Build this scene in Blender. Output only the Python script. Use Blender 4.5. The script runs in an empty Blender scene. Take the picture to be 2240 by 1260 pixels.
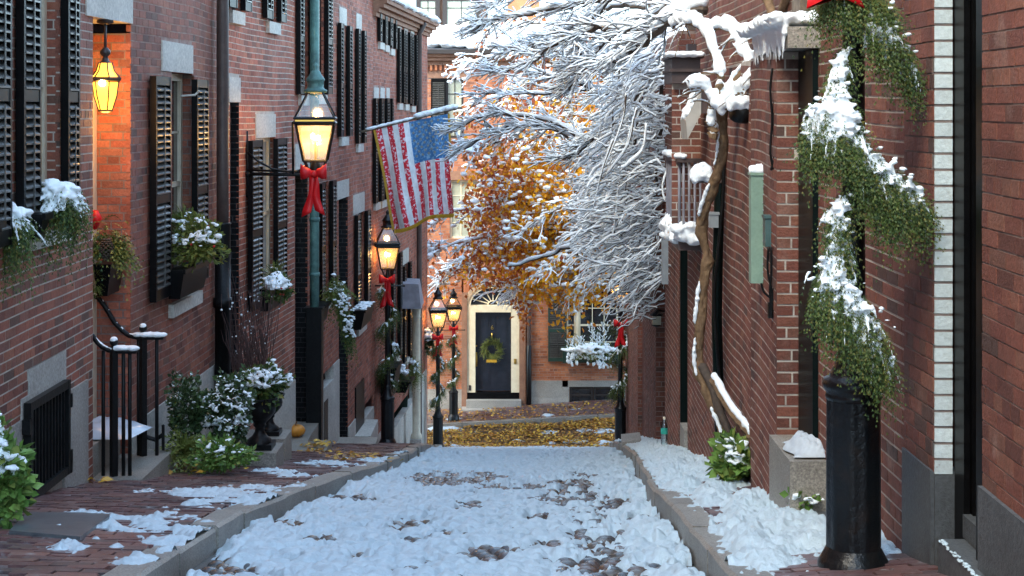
import bpy, math, random
import numpy as np
from mathutils import Vector
random.seed(7); RNG = np.random.RandomState(11)
sc = bpy.context.scene
C = sc.collection
PI = math.pi
# ---------------------------------------------------------------- camera, sky, sun, exposure
F = 3400.0; VX = 1130.0; HY = 240.0; CZ = 8.2      # pixels per unit slope, vanishing point, eye height over the cross street
cam = bpy.data.objects.new('camera', bpy.data.cameras.new('camera')); C.objects.link(cam)
cam.location = (0, 0, CZ); cam.rotation_euler = (PI/2, 0, 0)
cam.data.sensor_width = 36; cam.data.lens = F/2240*36
cam.data.shift_x = (1120-VX)/2240; cam.data.shift_y = -(630-HY)/2240
cam.data.clip_end = 2000; cam.data.clip_start = .1
sc.camera = cam
SUN_EL, SUN_AZ = math.radians(45), math.radians(222)     # azimuth clockwise from +Y: the sun stands behind the left-hand houses
w = bpy.data.worlds.new('World'); sc.world = w; w.use_nodes = True
nt = w.node_tree; sky = nt.nodes.new('ShaderNodeTexSky'); sky.sky_type = 'NISHITA'; sky.sun_disc = False
sky.sun_elevation = SUN_EL; sky.sun_rotation = SUN_AZ; sky.air_density = 1.0; sky.dust_density = 1.0; sky.ozone_density = 2.0
bg = nt.nodes['Background']; bg.inputs[1].default_value = .15; tint = nt.nodes.new('ShaderNodeMix'); tint.data_type = 'RGBA'; tint.blend_type = 'MULTIPLY'; tint.inputs[0].default_value = 1; tint.inputs[7].default_value = (.80, 1.0, 1.10, 1)
hsv = nt.nodes.new('ShaderNodeHueSaturation'); hsv.inputs['Saturation'].default_value = .58     # a bright veil of cloud over the blue
nt.links.new(sky.outputs[0], hsv.inputs['Color']); nt.links.new(hsv.outputs[0], tint.inputs[6]); nt.links.new(tint.outputs[2], bg.inputs[0])
sun = bpy.data.objects.new('sun', bpy.data.lights.new('sun', 'SUN')); C.objects.link(sun)
sun.data.energy = 1.5; sun.data.angle = math.radians(30); sun.data.color = (1, .87, .66)
sd = Vector((math.sin(SUN_AZ)*math.cos(SUN_EL), math.cos(SUN_AZ)*math.cos(SUN_EL), math.sin(SUN_EL)))
sun.rotation_euler = sd.to_track_quat('Z', 'Y').to_euler()
vs = sc.view_settings; vs.view_transform = 'Standard'; vs.look = 'None'; vs.gamma = 1; vs.use_curve_mapping = False
vs.exposure = 2.42
sc.cycles.use_denoising = True; sc.cycles.max_bounces = 8; sc.cycles.transparent_max_bounces = 12
sc.cycles.sample_clamp_indirect = 6

# ---------------------------------------------------------------- materials
MATS = {}
def mat(name, col, rough=.6, col2=None, scale=6, bump=0, bscale=60, metal=0, rnd=.0, spec=.4, emit=None, est=0, ramp=None, stain=0, detail=6, coat=0, thr=None, sss=0, thin=0):
    m = bpy.data.materials.new(name); m.use_nodes = True; t = m.node_tree; b = t.nodes['Principled BSDF']; L = t.links.new
    b.inputs['Roughness'].default_value = rough; b.inputs['Metallic'].default_value = metal
    b.inputs['Specular IOR Level'].default_value = spec; b.inputs['Coat Weight'].default_value = coat
    if sss: b.inputs['Subsurface Weight'].default_value = sss; b.inputs['Subsurface Radius'].default_value = (.02, .025, .03)
    geo = t.nodes.new('ShaderNodeNewGeometry')
    def noise(s, d=6, r=.6):
        n = t.nodes.new('ShaderNodeTexNoise'); n.inputs['Scale'].default_value = s; n.inputs['Detail'].default_value = d; n.inputs['Roughness'].default_value = r
        L(geo.outputs['Position'], n.inputs['Vector']); return n
    def rgb(c):
        n = t.nodes.new('ShaderNodeRGB'); n.outputs[0].default_value = (*c, 1); return n.outputs[0]
    def mix(f, a, c, mode='MIX'):
        n = t.nodes.new('ShaderNodeMix'); n.data_type = 'RGBA'; n.blend_type = mode
        if hasattr(f, 'is_output'): L(f, n.inputs[0])
        else: n.inputs[0].default_value = f
        L(a, n.inputs[6]); L(c, n.inputs[7]); return n.outputs[2]
    def math_(op, a, c=0.0):
        n = t.nodes.new('ShaderNodeMath'); n.operation = op
        for i, q in enumerate((a, c)):
            if hasattr(q, 'is_output'): L(q, n.inputs[i])
            else: n.inputs[i].default_value = q
        return n.outputs[0]
    c = rgb(col)
    r = None
    if ramp or rnd:
        at = t.nodes.new('ShaderNodeAttribute'); at.attribute_name = 'rnd'
        oi = t.nodes.new('ShaderNodeObjectInfo')
        r = math_('FRACT', math_('ADD', at.outputs['Fac'], oi.outputs['Random']))
    if ramp:
        cr = t.nodes.new('ShaderNodeValToRGB'); el = cr.color_ramp.elements
        while len(el) < len(ramp): el.new(.5)
        for i, q in enumerate(ramp): el[i].position = i/(len(ramp)-1); el[i].color = (*q, 1)
        L(r, cr.inputs[0]); c = cr.outputs[0]
    if col2 is not None:
        n = noise(scale, detail); f = n.outputs['Fac']
        mr = t.nodes.new('ShaderNodeMapRange'); lo, hi = thr or (.38, .62)
        mr.inputs[1].default_value = lo; mr.inputs[2].default_value = hi; L(f, mr.inputs[0])
        c = mix(mr.outputs[0], c, rgb(col2))
    if stain:
        n = noise(1.7, 8, .65); mr = t.nodes.new('ShaderNodeMapRange'); mr.inputs[1].default_value = .3; mr.inputs[2].default_value = .7
        mr.inputs[3].default_value = 1-stain; mr.inputs[4].default_value = 1+stain*.6; L(n.outputs['Fac'], mr.inputs[0])
        n2 = noise(45, 4, .7); mr2 = t.nodes.new('ShaderNodeMapRange'); mr2.inputs[1].default_value = .3; mr2.inputs[2].default_value = .7
        mr2.inputs[3].default_value = 1-stain*.7; mr2.inputs[4].default_value = 1+stain*.5; L(n2.outputs['Fac'], mr2.inputs[0])
        mm = math_('MULTIPLY', mr.outputs[0], mr2.outputs[0])
        cc = t.nodes.new('ShaderNodeCombineColor')
        for i in range(3): L(mm, cc.inputs[i])
        c = mix(1.0, c, cc.outputs[0], 'MULTIPLY')
    if rnd:
        k = math_('ADD', math_('MULTIPLY', r, 2*rnd), 1-rnd)
        cc = t.nodes.new('ShaderNodeCombineColor')
        for i in range(3): L(k, cc.inputs[i])
        c = mix(1.0, c, cc.outputs[0], 'MULTIPLY')
    L(c, b.inputs['Base Color'])
    if bump:
        n = noise(bscale, 5); bp = t.nodes.new('ShaderNodeBump'); bp.inputs['Strength'].default_value = min(1, bump); bp.inputs['Distance'].default_value = .01*max(1, bump)
        L(n.outputs['Fac'], bp.inputs['Height']); L(bp.outputs[0], b.inputs['Normal'])
    if emit: b.inputs['Emission Color'].default_value = (*emit, 1); b.inputs['Emission Strength'].default_value = est
    if thin:      # light shines through the leaf
        tl = t.nodes.new('ShaderNodeBsdfTranslucent'); mx = t.nodes.new('ShaderNodeMixShader'); mx.inputs[0].default_value = thin; L(c, tl.inputs[0]); L(b.outputs[0], mx.inputs[1]); L(tl.outputs[0], mx.inputs[2]); L(mx.outputs[0], t.nodes['Material Output'].inputs[0])
    MATS[name] = m; return m
def glassmat(name, tint=(1, 1, 1), refl=.08, rough=.05):
    m = bpy.data.materials.new(name); m.use_nodes = True; t = m.node_tree; t.nodes.clear()
    o = t.nodes.new('ShaderNodeOutputMaterial'); mx = t.nodes.new('ShaderNodeMixShader'); tr = t.nodes.new('ShaderNodeBsdfTransparent'); gl = t.nodes.new('ShaderNodeBsdfGlossy')
    tr.inputs[0].default_value = (*tint, 1); gl.inputs['Roughness'].default_value = rough
    fr = t.nodes.new('ShaderNodeFresnel'); fr.inputs[0].default_value = 1.5
    ad = t.nodes.new('ShaderNodeMath'); ad.operation = 'ADD'; ad.inputs[1].default_value = refl; t.links.new(fr.outputs[0], ad.inputs[0])
    t.links.new(ad.outputs[0], mx.inputs[0]); t.links.new(tr.outputs[0], mx.inputs[1]); t.links.new(gl.outputs[0], mx.inputs[2]); t.links.new(mx.outputs[0], o.inputs[0])
    MATS[name] = m
mat('brick_plum', (.2, .07, .06), .75, ramp=[(0.129, 0.050, 0.039), (0.259, 0.081, 0.051), (0.323, 0.106, 0.066), (0.220, 0.087, 0.063), (0.349, 0.124, 0.073), (0.110, 0.068, 0.054)], col2=(.30, .20, .175), scale=2.1, thr=(.60, .85), stain=.42, bump=.6, bscale=70)
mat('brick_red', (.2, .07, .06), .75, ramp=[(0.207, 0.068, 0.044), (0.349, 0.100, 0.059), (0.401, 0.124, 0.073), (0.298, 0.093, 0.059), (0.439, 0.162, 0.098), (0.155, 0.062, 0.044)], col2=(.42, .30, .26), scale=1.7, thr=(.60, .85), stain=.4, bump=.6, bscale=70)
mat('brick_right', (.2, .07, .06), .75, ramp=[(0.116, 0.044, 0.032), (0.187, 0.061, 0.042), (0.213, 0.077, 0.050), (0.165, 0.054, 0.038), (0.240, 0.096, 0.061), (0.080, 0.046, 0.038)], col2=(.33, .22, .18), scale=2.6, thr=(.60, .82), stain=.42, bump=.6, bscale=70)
mat('brick_far', (.3, .1, .06), .8, ramp=[(.28, .09, .042), (.42, .145, .062), (.50, .19, .085), (.36, .115, .055), (.52, .23, .12), (.22, .085, .052)], stain=.25)
mat('mortar_light', (.50, .46, .40), .9, (.36, .32, .28), 9, bump=.5)
mat('mortar_dark', (.23, .18, .16), .9, (.15, .12, .11), 9, bump=.5)
mat('mortar_red', (.24, .13, .11), .9, (.34, .26, .22), 7, bump=.5)
mat('white_brick', (.55, .62, .62), .6, (.22, .12, .11), 9, thr=(.66, .70), stain=.2, bump=.5, bscale=40, rnd=.08)
mat('granite', (.40, .38, .34), .7, (.28, .265, .24), 55, bump=.4, bscale=90, stain=.25, rnd=.1)
mat('granite_pale', (.58, .56, .50), .7, (.42, .40, .36), 30, bump=.3, bscale=90, stain=.22)
mat('granite_wet', (.37, .34, .29), .42, (.20, .185, .16), 85, bump=.6, bscale=80, stain=.3, rnd=.12)
mat('granite_dark', (.10, .11, .115), .55, (.075, .08, .085), 40, bump=.4, bscale=90, stain=.3)
mat('sandstone', (.50, .36, .24), .75, (.42, .30, .20), 8, bump=.3, stain=.2)
mat('brownstone', (.30, .16, .10), .8, (.25, .13, .085), 8, bump=.3, stain=.2)
mat('iron_black', (.004, .0045, .005), .4, (.008, .0085, .009), 30, bump=.3, bscale=40, spec=.2)
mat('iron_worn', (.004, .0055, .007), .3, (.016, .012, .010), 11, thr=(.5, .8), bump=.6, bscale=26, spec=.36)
mat('paint_black', (.002, .0022, .0028), .4, (.004, .004, .0045), 12, spec=.13)
mat('paint_slat', (.045, .045, .042), .34, (.08, .078, .072), 25, spec=.6, rnd=.25)
mat('paint_greenblack', (.002, .0062, .006), .4, (.003, .008, .0075), 10, spec=.14)
mat('paint_green', (.018, .045, .035), .45, (.025, .06, .045), 9)
mat('paint_navy', (.012, .016, .026), .26, (.018, .022, .034), 6, spec=.5)
mat('cream', (.66, .60, .46), .5, (.58, .52, .40), 12, bump=.1)
mat('cream_far', (.75, .68, .50), .5, (.68, .60, .43), 8)
mat('copper_green', (.12, .26, .235), .5, (.07, .15, .14), 7, bump=.2, stain=.3, metal=.2)
mat('pipe_brown', (.075, .05, .042), .5, (.055, .037, .032), 10, stain=.25)
mat('brass', (.6, .38, .10), .3, metal=1)
mat('lead', (.28, .28, .32), .6, (.2, .2, .23), 5)
mat('pane_dark', (.012, .014, .017), .05, (.03, .032, .035), 3, spec=.7)
mat('pane_curtain', (.42, .50, .56), .12, (.28, .34, .39), 4, spec=.7)
mat('pane_green', (.30, .33, .26), .12, (.42, .44, .36), 2.2, spec=.7)
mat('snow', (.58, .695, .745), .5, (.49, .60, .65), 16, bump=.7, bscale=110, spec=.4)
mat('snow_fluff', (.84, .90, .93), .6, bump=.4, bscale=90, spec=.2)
mat('cobble', (.07, .07, .07), .22, ramp=[(.05, .052, .055), (.085, .085, .082), (.11, .085, .06), (.06, .062, .068), (.12, .07, .05)], stain=.3, bump=.5, bscale=50, spec=.7)
mat('grit', (.045, .04, .038), .4, (.08, .07, .06), 60, bump=.8, bscale=70)
mat('paver', (.1, .05, .05), .34, ramp=[(.14, .075, .075), (.20, .095, .085), (.11, .075, .08), (.23, .12, .10), (.085, .07, .075)], col2=(.46, .49, .51), scale=9, thr=(.60, .74), stain=.3, bump=.5, bscale=60, spec=.6)
mat('bluestone', (.085, .10, .11), .35, (.12, .135, .14), 9, bump=.4, stain=.25, spec=.6)
mat('bark', (.12, .072, .038), .8, (.20, .125, .065), 22, bump=1, bscale=40)
mat('bark_dark', (.055, .042, .034), .8, (.085, .062, .046), 30)
mat('needle', (.05, .085, .025), .6, ramp=[(.014, .036, .011), (.045, .085, .02), (.095, .13, .024), (.025, .055, .016), (.15, .135, .026)], spec=.3)
mat('needle_yellow', (.12, .15, .03), .55, ramp=[(.10, .13, .025), (.17, .19, .04), (.07, .11, .025), (.20, .20, .05)], spec=.3)
mat('leaf_dark', (.03, .06, .02), .35, ramp=[(.022, .045, .018), (.04, .075, .025), (.06, .10, .03), (.03, .055, .025)], spec=.5)
mat('leaf_ivy', (.1, .2, .04), .4, ramp=[(.07, .15, .03), (.13, .24, .05), (.17, .28, .06), (.09, .17, .045), (.26, .30, .07)], spec=.4)
mat('leaf_autumn', (.5, .25, .03), .6, ramp=[(.74, .37, .02), (.84, .48, .03), (.72, .25, .02), (.80, .44, .025), (.52, .14, .025), (.86, .56, .06)], spec=.2, thin=.45)
mat('leaf_rust', (.4, .12, .05), .6, ramp=[(.42, .11, .03), (.26, .06, .035), (.50, .17, .04), (.34, .10, .05), (.55, .24, .05)], spec=.2, thin=.4)
mat('leaf_litter', (.5, .25, .03), .5, ramp=[(.42, .22, .03), (.22, .10, .03), (.70, .44, .05), (.45, .20, .03), (.26, .12, .03), (.75, .50, .10)], spec=.4)
mat('twig', (.07, .04, .035), .8, (.10, .055, .05), 20)
mat('ribbon', (.60, .008, .012), .45, (.50, .006, .01), 8, spec=.4)
mat('berry', (.45, .015, .012), .35)
mat('terracotta', (.40, .17, .05), .7, (.30, .12, .04), 15)
mat('pumpkin', (.60, .24, .02), .5, (.50, .18, .02), 15)
mat('flag_red', (.55, .014, .03), .7, (.75, .62, .66), 24, thr=(.53, .60), detail=3)
mat('flag_white', (.80, .82, .82), .7, (.62, .65, .66), 10)
mat('flag_blue', (.04, .16, .36), .7, (.22, .40, .58), 26, thr=(.50, .62), detail=3)
mat('flag_star', (.20, .22, .20), .6)
mat('gold', (.55, .32, .03), .5, (.42, .24, .02), 40)
mat('plastic_bag', (.62, .70, .78), .25, (.50, .58, .66), 7, spec=.6)
mat('cloth_white', (.50, .56, .60), .7, (.40, .45, .50), 9, bump=.3)
mat('green_box', (.24, .36, .28), .5, (.20, .31, .245), 6, stain=.15)
mat('teal_box', (.05, .10, .10), .4, (.07, .13, .13), 9)
mat('grey_box', (.30, .33, .35), .4, (.25, .28, .30), 9)
mat('brown_panel', (.06, .042, .04), .5, (.08, .055, .05), 8)
mat('pale_panel', (.42, .40, .36), .6, (.34, .33, .30), 9)
mat('timber', (.17, .13, .09), .8, (.11, .085, .06), 14, bump=.6)
mat('bronze', (.035, .028, .026), .4)
mat('earth', (.12, .10, .08), .9, (.08, .07, .06), 4)
mat('flame', (1, .6, .2), .5, emit=(1, .50, .12), est=26)
mat('amber_glass', (.8, .45, .08), .25, emit=(1, .42, .04), est=.75)
mat('bulb', (1, .7, .3), .5, emit=(1, .66, .22), est=16)
mat('slate', (.13, .13, .15), .5, (.18, .18, .20), 6)
mat('bottle_label', (.02, .30, .22), .4, (.05, .40, .32), 40)
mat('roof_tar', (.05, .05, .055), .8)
glassmat('lamp_glass', (.97, .96, .92), .05, .12)
glassmat('bottle_plastic', (.86, .97, .95), .30, .12)

# ---------------------------------------------------------------- mesh building
class MB:
    def __init__(s): s.v = []; s.q = []; s.t = []; s.n = 0; s.qm = []; s.tm = []; s.qr = []; s.tr = []
    def add(s, v, q=None, t=None, m=0, r=None):
        v = np.asarray(v, float).reshape(-1, 3); s.v.append(v)
        for f, F_, M_, R_ in ((q, s.q, s.qm, s.qr), (t, s.t, s.tm, s.tr)):
            if f is not None and len(f):
                f = np.asarray(f, int); F_.append(f + s.n); M_.append(np.full(len(f), m)); R_.append(np.full(len(f), random.random() if r is None else 0.) if r is None or np.isscalar(r) else np.asarray(r, float))
                if r is not None and np.isscalar(r): R_[-1][:] = r
        s.n += len(v)
    def box(s, c8, m=0, r=None):
        s.add(c8, q=[(0, 3, 2, 1), (4, 5, 6, 7), (0, 1, 5, 4), (1, 2, 6, 5), (2, 3, 7, 6), (3, 0, 4, 7)], m=m, r=r)
    def cube(s, x0, x1, y0, y1, z0, z1, m=0, r=None):
        s.box([(x0, y0, z0), (x1, y0, z0), (x1, y1, z0), (x0, y1, z0), (x0, y0, z1), (x1, y0, z1), (x1, y1, z1), (x0, y1, z1)], m, r)
    def tube(s, pts, rad, n=6, m=0, r=None, cap=True):
        p = np.asarray(pts, float); k = len(p); rad = np.broadcast_to(np.asarray(rad, float), (k,))
        t = np.gradient(p, axis=0); t /= np.linalg.norm(t, axis=1)[:, None]+1e-9
        mt = t.mean(0); ref = np.array([0, 0, 1.]) if abs(mt[2]) < .8*np.linalg.norm(mt)+1e-9 else np.array([1., 0, 0])
        a = np.cross(t, ref); a /= np.linalg.norm(a, axis=1)[:, None]+1e-9; b = np.cross(a, t)
        th = np.arange(n)*2*PI/n
        ring = (a[:, None]*np.cos(th)[None, :, None]+b[:, None]*np.sin(th)[None, :, None])*rad[:, None, None]+p[:, None]
        i = np.arange(k-1)[:, None]*n; j = np.arange(n)[None]; j2 = (j+1) % n
        q = np.stack([i+j, i+j2, i+n+j2, i+n+j], -1).reshape(-1, 4)
        v = ring.reshape(-1, 3); tri = None
        if cap:
            v = np.vstack([v, p[0]-t[0]*rad[0]*.4, p[-1]+t[-1]*rad[-1]*.6]); J = np.arange(n); J2 = (J+1) % n
            tri = np.vstack([np.stack([np.full(n, k*n), J2, J], -1), np.stack([np.full(n, k*n+1), (k-1)*n+J, (k-1)*n+J2], -1)])
        s.add(v, q, tri, m, r)
    def lathe(s, c, prof, n=20, m=0, r=None, flute=0, nf=12):
        pr = np.asarray(prof, float); k = len(pr); th = np.arange(n)*2*PI/n; f = 1+flute*np.cos(th*nf)
        v = np.stack([pr[:, 0, None]*np.cos(th)*f, pr[:, 0, None]*np.sin(th)*f, np.repeat(pr[:, 1, None], n, 1)], -1).reshape(-1, 3)+np.asarray(c, float)
        i = np.arange(k-1)[:, None]*n; j = np.arange(n)[None]; j2 = (j+1) % n
        s.add(v, np.stack([i+j, i+j2, i+n+j2, i+n+j], -1).reshape(-1, 4), None, m, r)
    def blob(s, c, rad, sq=(1, 1, 1), m=0, rough=.25, lod=1, r=None):
        V, T = ICO[lod]; k = 1+rough*(RNG.rand(len(V))-.5)*2
        s.add(V*k[:, None]*rad*np.asarray(sq)+np.asarray(c), None, T, m, r)
    def frond(s, p, d, L, droop, w, m=0, n=6, up=(0, 0, 1)):
        p = np.asarray(p, float); d = np.asarray(d, float); d = d/(np.linalg.norm(d)+1e-9)
        t = np.linspace(0, 1, n); P_ = p+d*L*t[:, None]; P_[:, 2] -= droop*L*t*t
        tg = np.gradient(P_, axis=0); tg /= np.linalg.norm(tg, axis=1)[:, None]+1e-9
        u = np.asarray(up, float)+RNG.randn(3)*.5; sd_ = np.cross(tg, u); sd_ /= np.linalg.norm(sd_, axis=1)[:, None]+1e-9
        wd = w*(1-.65*t)[:, None]; h = L/n*.32
        A = P_-tg*h; B = P_+tg*h; v = np.concatenate([A, B, P_+sd_*wd*.75+tg*wd*1.25, P_-sd_*wd*.75+tg*wd*1.25, P_+sd_*wd*.1])
        i = np.arange(n); T = np.vstack([np.stack([i, i+n, i+2*n], -1), np.stack([i+n, i, i+3*n], -1)])
        s.add(v, None, T, m); return P_
    def leaf(s, c, d, nrm, L, W, m=0):
        d = np.asarray(d, float); d = d/(np.linalg.norm(d)+1e-9); x = np.cross(d, nrm); x = x/(np.linalg.norm(x)+1e-9); c = np.asarray(c, float); nn = np.cross(x, d)
        s.add([c, c+d*L*.5+x*W*.5+nn*L*.08, c+d*L, c+d*L*.5-x*W*.5+nn*L*.08], [(0, 1, 2, 3)], None, m)
def ico(sub):
    t = (1+5**.5)/2
    V = [(-1, t, 0), (1, t, 0), (-1, -t, 0), (1, -t, 0), (0, -1, t), (0, 1, t), (0, -1, -t), (0, 1, -t), (t, 0, -1), (t, 0, 1), (-t, 0, -1), (-t, 0, 1)]
    T = [(0, 11, 5), (0, 5, 1), (0, 1, 7), (0, 7, 10), (0, 10, 11), (1, 5, 9), (5, 11, 4), (11, 10, 2), (10, 7, 6), (7, 1, 8), (3, 9, 4), (3, 4, 2), (3, 2, 6), (3, 6, 8), (3, 8, 9), (4, 9, 5), (2, 4, 11), (6, 2, 10), (8, 6, 7), (9, 8, 1)]
    V = [np.array(v)/np.linalg.norm(v) for v in V]
    for _ in range(sub):
        c = {}; T2 = []
        def mid(a, b):
            k = (min(a, b), max(a, b))
            if k not in c: q = V[a]+V[b]; V.append(q/np.linalg.norm(q)); c[k] = len(V)-1
            return c[k]
        for a, b, d in T:
            x, y, z = mid(a, b), mid(b, d), mid(d, a); T2 += [(a, x, z), (b, y, x), (d, z, y), (x, y, z)]
        T = T2
    return np.array(V), np.array(T)
ICO = [ico(0), ico(1), ico(2)]
WLOC = {}
def wl(o): return WLOC.get(o.name, np.zeros(3)) if o is not None else np.zeros(3)
def mesh(name, mb, mats, org=(0, 0, 0), smooth=False):
    me = bpy.data.meshes.new(name)
    v = np.concatenate(mb.v) - np.asarray(org); nq = sum(map(len, mb.q)); ntr = sum(map(len, mb.t))
    q = np.concatenate(mb.q) if nq else np.zeros((0, 4), int); t = np.concatenate(mb.t) if ntr else np.zeros((0, 3), int)
    me.vertices.add(len(v)); me.vertices.foreach_set('co', v.astype(np.float32).ravel())
    me.loops.add(nq*4+ntr*3); me.loops.foreach_set('vertex_index', np.concatenate([q.ravel(), t.ravel()]).astype(np.int32))
    me.polygons.add(nq+ntr)
    me.polygons.foreach_set('loop_start', np.concatenate([np.arange(nq)*4, nq*4+np.arange(ntr)*3]).astype(np.int32))
    if isinstance(mats, str): mats = [mats]
    for m in mats: me.materials.append(MATS[m])
    if len(mats) > 1: me.polygons.foreach_set('material_index', np.concatenate(mb.qm+mb.tm).astype(np.int32))
    me.update(calc_edges=True)
    a = me.attributes.new('rnd', 'FLOAT', 'FACE'); a.data.foreach_set('value', np.concatenate(mb.qr+mb.tr).astype(np.float32))
    me.polygons.foreach_set('use_smooth', np.full(nq+ntr, bool(smooth)))
    return me
def obj(name, mb, mats, parent=None, smooth=False, kind=None, label=None):
    org = wl(parent)
    o = bpy.data.objects.new(name, mesh(name, mb, mats, org, smooth)); C.objects.link(o); WLOC[o.name] = org
    if parent is not None: o.parent = parent
    if kind: o['kind'] = kind
    if label: o['label'] = label
    return o
def tag(o, label, cat, group=None, kind=None):
    o['label'] = label; o['category'] = cat
    if group: o['group'] = group
    if kind: o['kind'] = kind
    return o
def thing(name, label, cat, loc, group=None):
    o = bpy.data.objects.new(name, None); C.objects.link(o); o.location = [float(q) for q in loc]; o.empty_display_size = .1
    WLOC[o.name] = np.asarray(loc, float); return tag(o, label, cat, group)
def single(name, mb, mats, label, cat, group=None, smooth=False):
    org = np.concatenate(mb.v); lo, hi = org.min(0), org.max(0); org = np.array([(lo[0]+hi[0])/2, (lo[1]+hi[1])/2, lo[2]])
    o = bpy.data.objects.new(name, mesh(name, mb, mats, org, smooth)); C.objects.link(o); o.location = org; WLOC[o.name] = org
    return tag(o, label, cat, group)
def copy_tree(o, loc=None, rot=0, par=None, scale=None):
    c = o.copy(); C.objects.link(c)
    if par is not None: c.parent = par
    if loc is not None: c.location = loc; c.rotation_euler.z = rot
    if scale: c.scale = (scale,)*3
    for ch in list(o.children): copy_tree(ch, par=c)
    return c
def light(name, loc, col, e, parent=None, r=.03):
    l = bpy.data.lights.new(name, 'POINT'); l.energy = e; l.color = col; l.shadow_soft_size = r
    o = bpy.data.objects.new(name, l); C.objects.link(o)
    o.location = np.asarray(loc)-wl(parent)
    if parent is not None: o.parent = parent
    return o
# ---------------------------------------------------------------- noise, ground, walls
def vnoise(x, y, s=0):
    xi = np.floor(x).astype(np.int64); yi = np.floor(y).astype(np.int64); fx = x-xi; fy = y-yi
    def h(a, b):
        n = (a*374761393+b*668265263+s*982451653) & 0x7fffffff; n = ((n ^ (n >> 13))*1274126177) & 0x7fffffff; n = (n ^ (n >> 16)) & 0xffff
        return n/65535.
    ux = fx*fx*(3-2*fx); uy = fy*fy*(3-2*fy)
    return (h(xi, yi)*(1-ux)+h(xi+1, yi)*ux)*(1-uy)+(h(xi, yi+1)*(1-ux)+h(xi+1, yi+1)*ux)*uy
def fbm(x, y, s=0, o=4):
    a = .5; t = 0
    for i in range(o): t = t+a*vnoise(x*2**i, y*2**i, s+i*17); a *= .5
    return t
HD = np.array([-12, 0, 4, 7, 10, 13.8, 18.2, 24, 28.6, 33, 36.5, 38, 40.6, 60]); HH = np.array([-.4, 1.15, 1.73, 2.25, 2.71, 3.36, 4.18, 5.3, 6.27, 7.25, 7.98, 8.16, 8.2, 8.2])
def hd(D): return np.interp(D, HD, HH)
def road_z(X, D):
    D = np.asarray(D, float); X = np.asarray(X, float)
    return CZ-hd(D)+.055*X*np.clip((D-37.3)/2.5, 0, 1)
KL = lambda D: np.interp(D, [0, 7, 10.3, 12, 16, 20, 28.6, 36, 37], [-1.75, -1.75, -1.78, -1.66, -1.42, -1.36, -1.62, -1.7, -1.7])
KR = lambda D: np.interp(D, [0, 7, 9, 11.7, 14.5, 18, 24, 32, 37], [.95, .95, .98, 1.03, 1.16, 1.36, 1.6, 1.92, 2.1])
def P(px, py, D): return np.array([(px-VX)*D/F, D, CZ-(py-HY)*D/F])
def proj(v):
    v = np.asarray(v, float); return VX+F*v[..., 0]/v[..., 1], HY+F*(CZ-v[..., 2])/v[..., 1]
DD = np.linspace(4.5, 30, 2000)
def gp(px, py, up=0):
    yy = HY+F*(hd(DD)-up)/DD; i = int(np.argmin(np.abs(yy-py))); return (px-VX)*DD[i]/F, DD[i]
class Wall:
    def __init__(s, X0, D0, X1, D1):
        s.p = np.array([X0, D0]); d = np.array([X1-X0, D1-D0]); s.L = np.linalg.norm(d); s.d = d/s.L; s.n = np.array([s.d[1], -s.d[0]])
    def u(s, px, w=0):
        k = np.array([(px-VX)/F, 1.]); p = s.p+s.n*w; t = p.dot(s.n)/k.dot(s.n); return float((k*t-s.p).dot(s.d))
    def uz(s, px, py, w=0):
        k = np.array([(px-VX)/F, 1.]); p = s.p+s.n*w; t = p.dot(s.n)/k.dot(s.n); return float((k*t-s.p).dot(s.d)), float(CZ-(py-HY)*t/F)
    def z(s, px, py, w=0): return s.uz(px, py, w)[1]
    def at(s, u, w, z): q = s.p+s.d*u+s.n*w; return np.array([q[0], q[1], z])
    def box(s, mb, u0, u1, w0, w1, z0, z1, m=0, r=None):
        mb.box([s.at(u0, w1, z0), s.at(u1, w1, z0), s.at(u1, w0, z0), s.at(u0, w0, z0), s.at(u0, w1, z1), s.at(u1, w1, z1), s.at(u1, w0, z1), s.at(u0, w0, z1)], m, r)
BRICK = None
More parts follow.
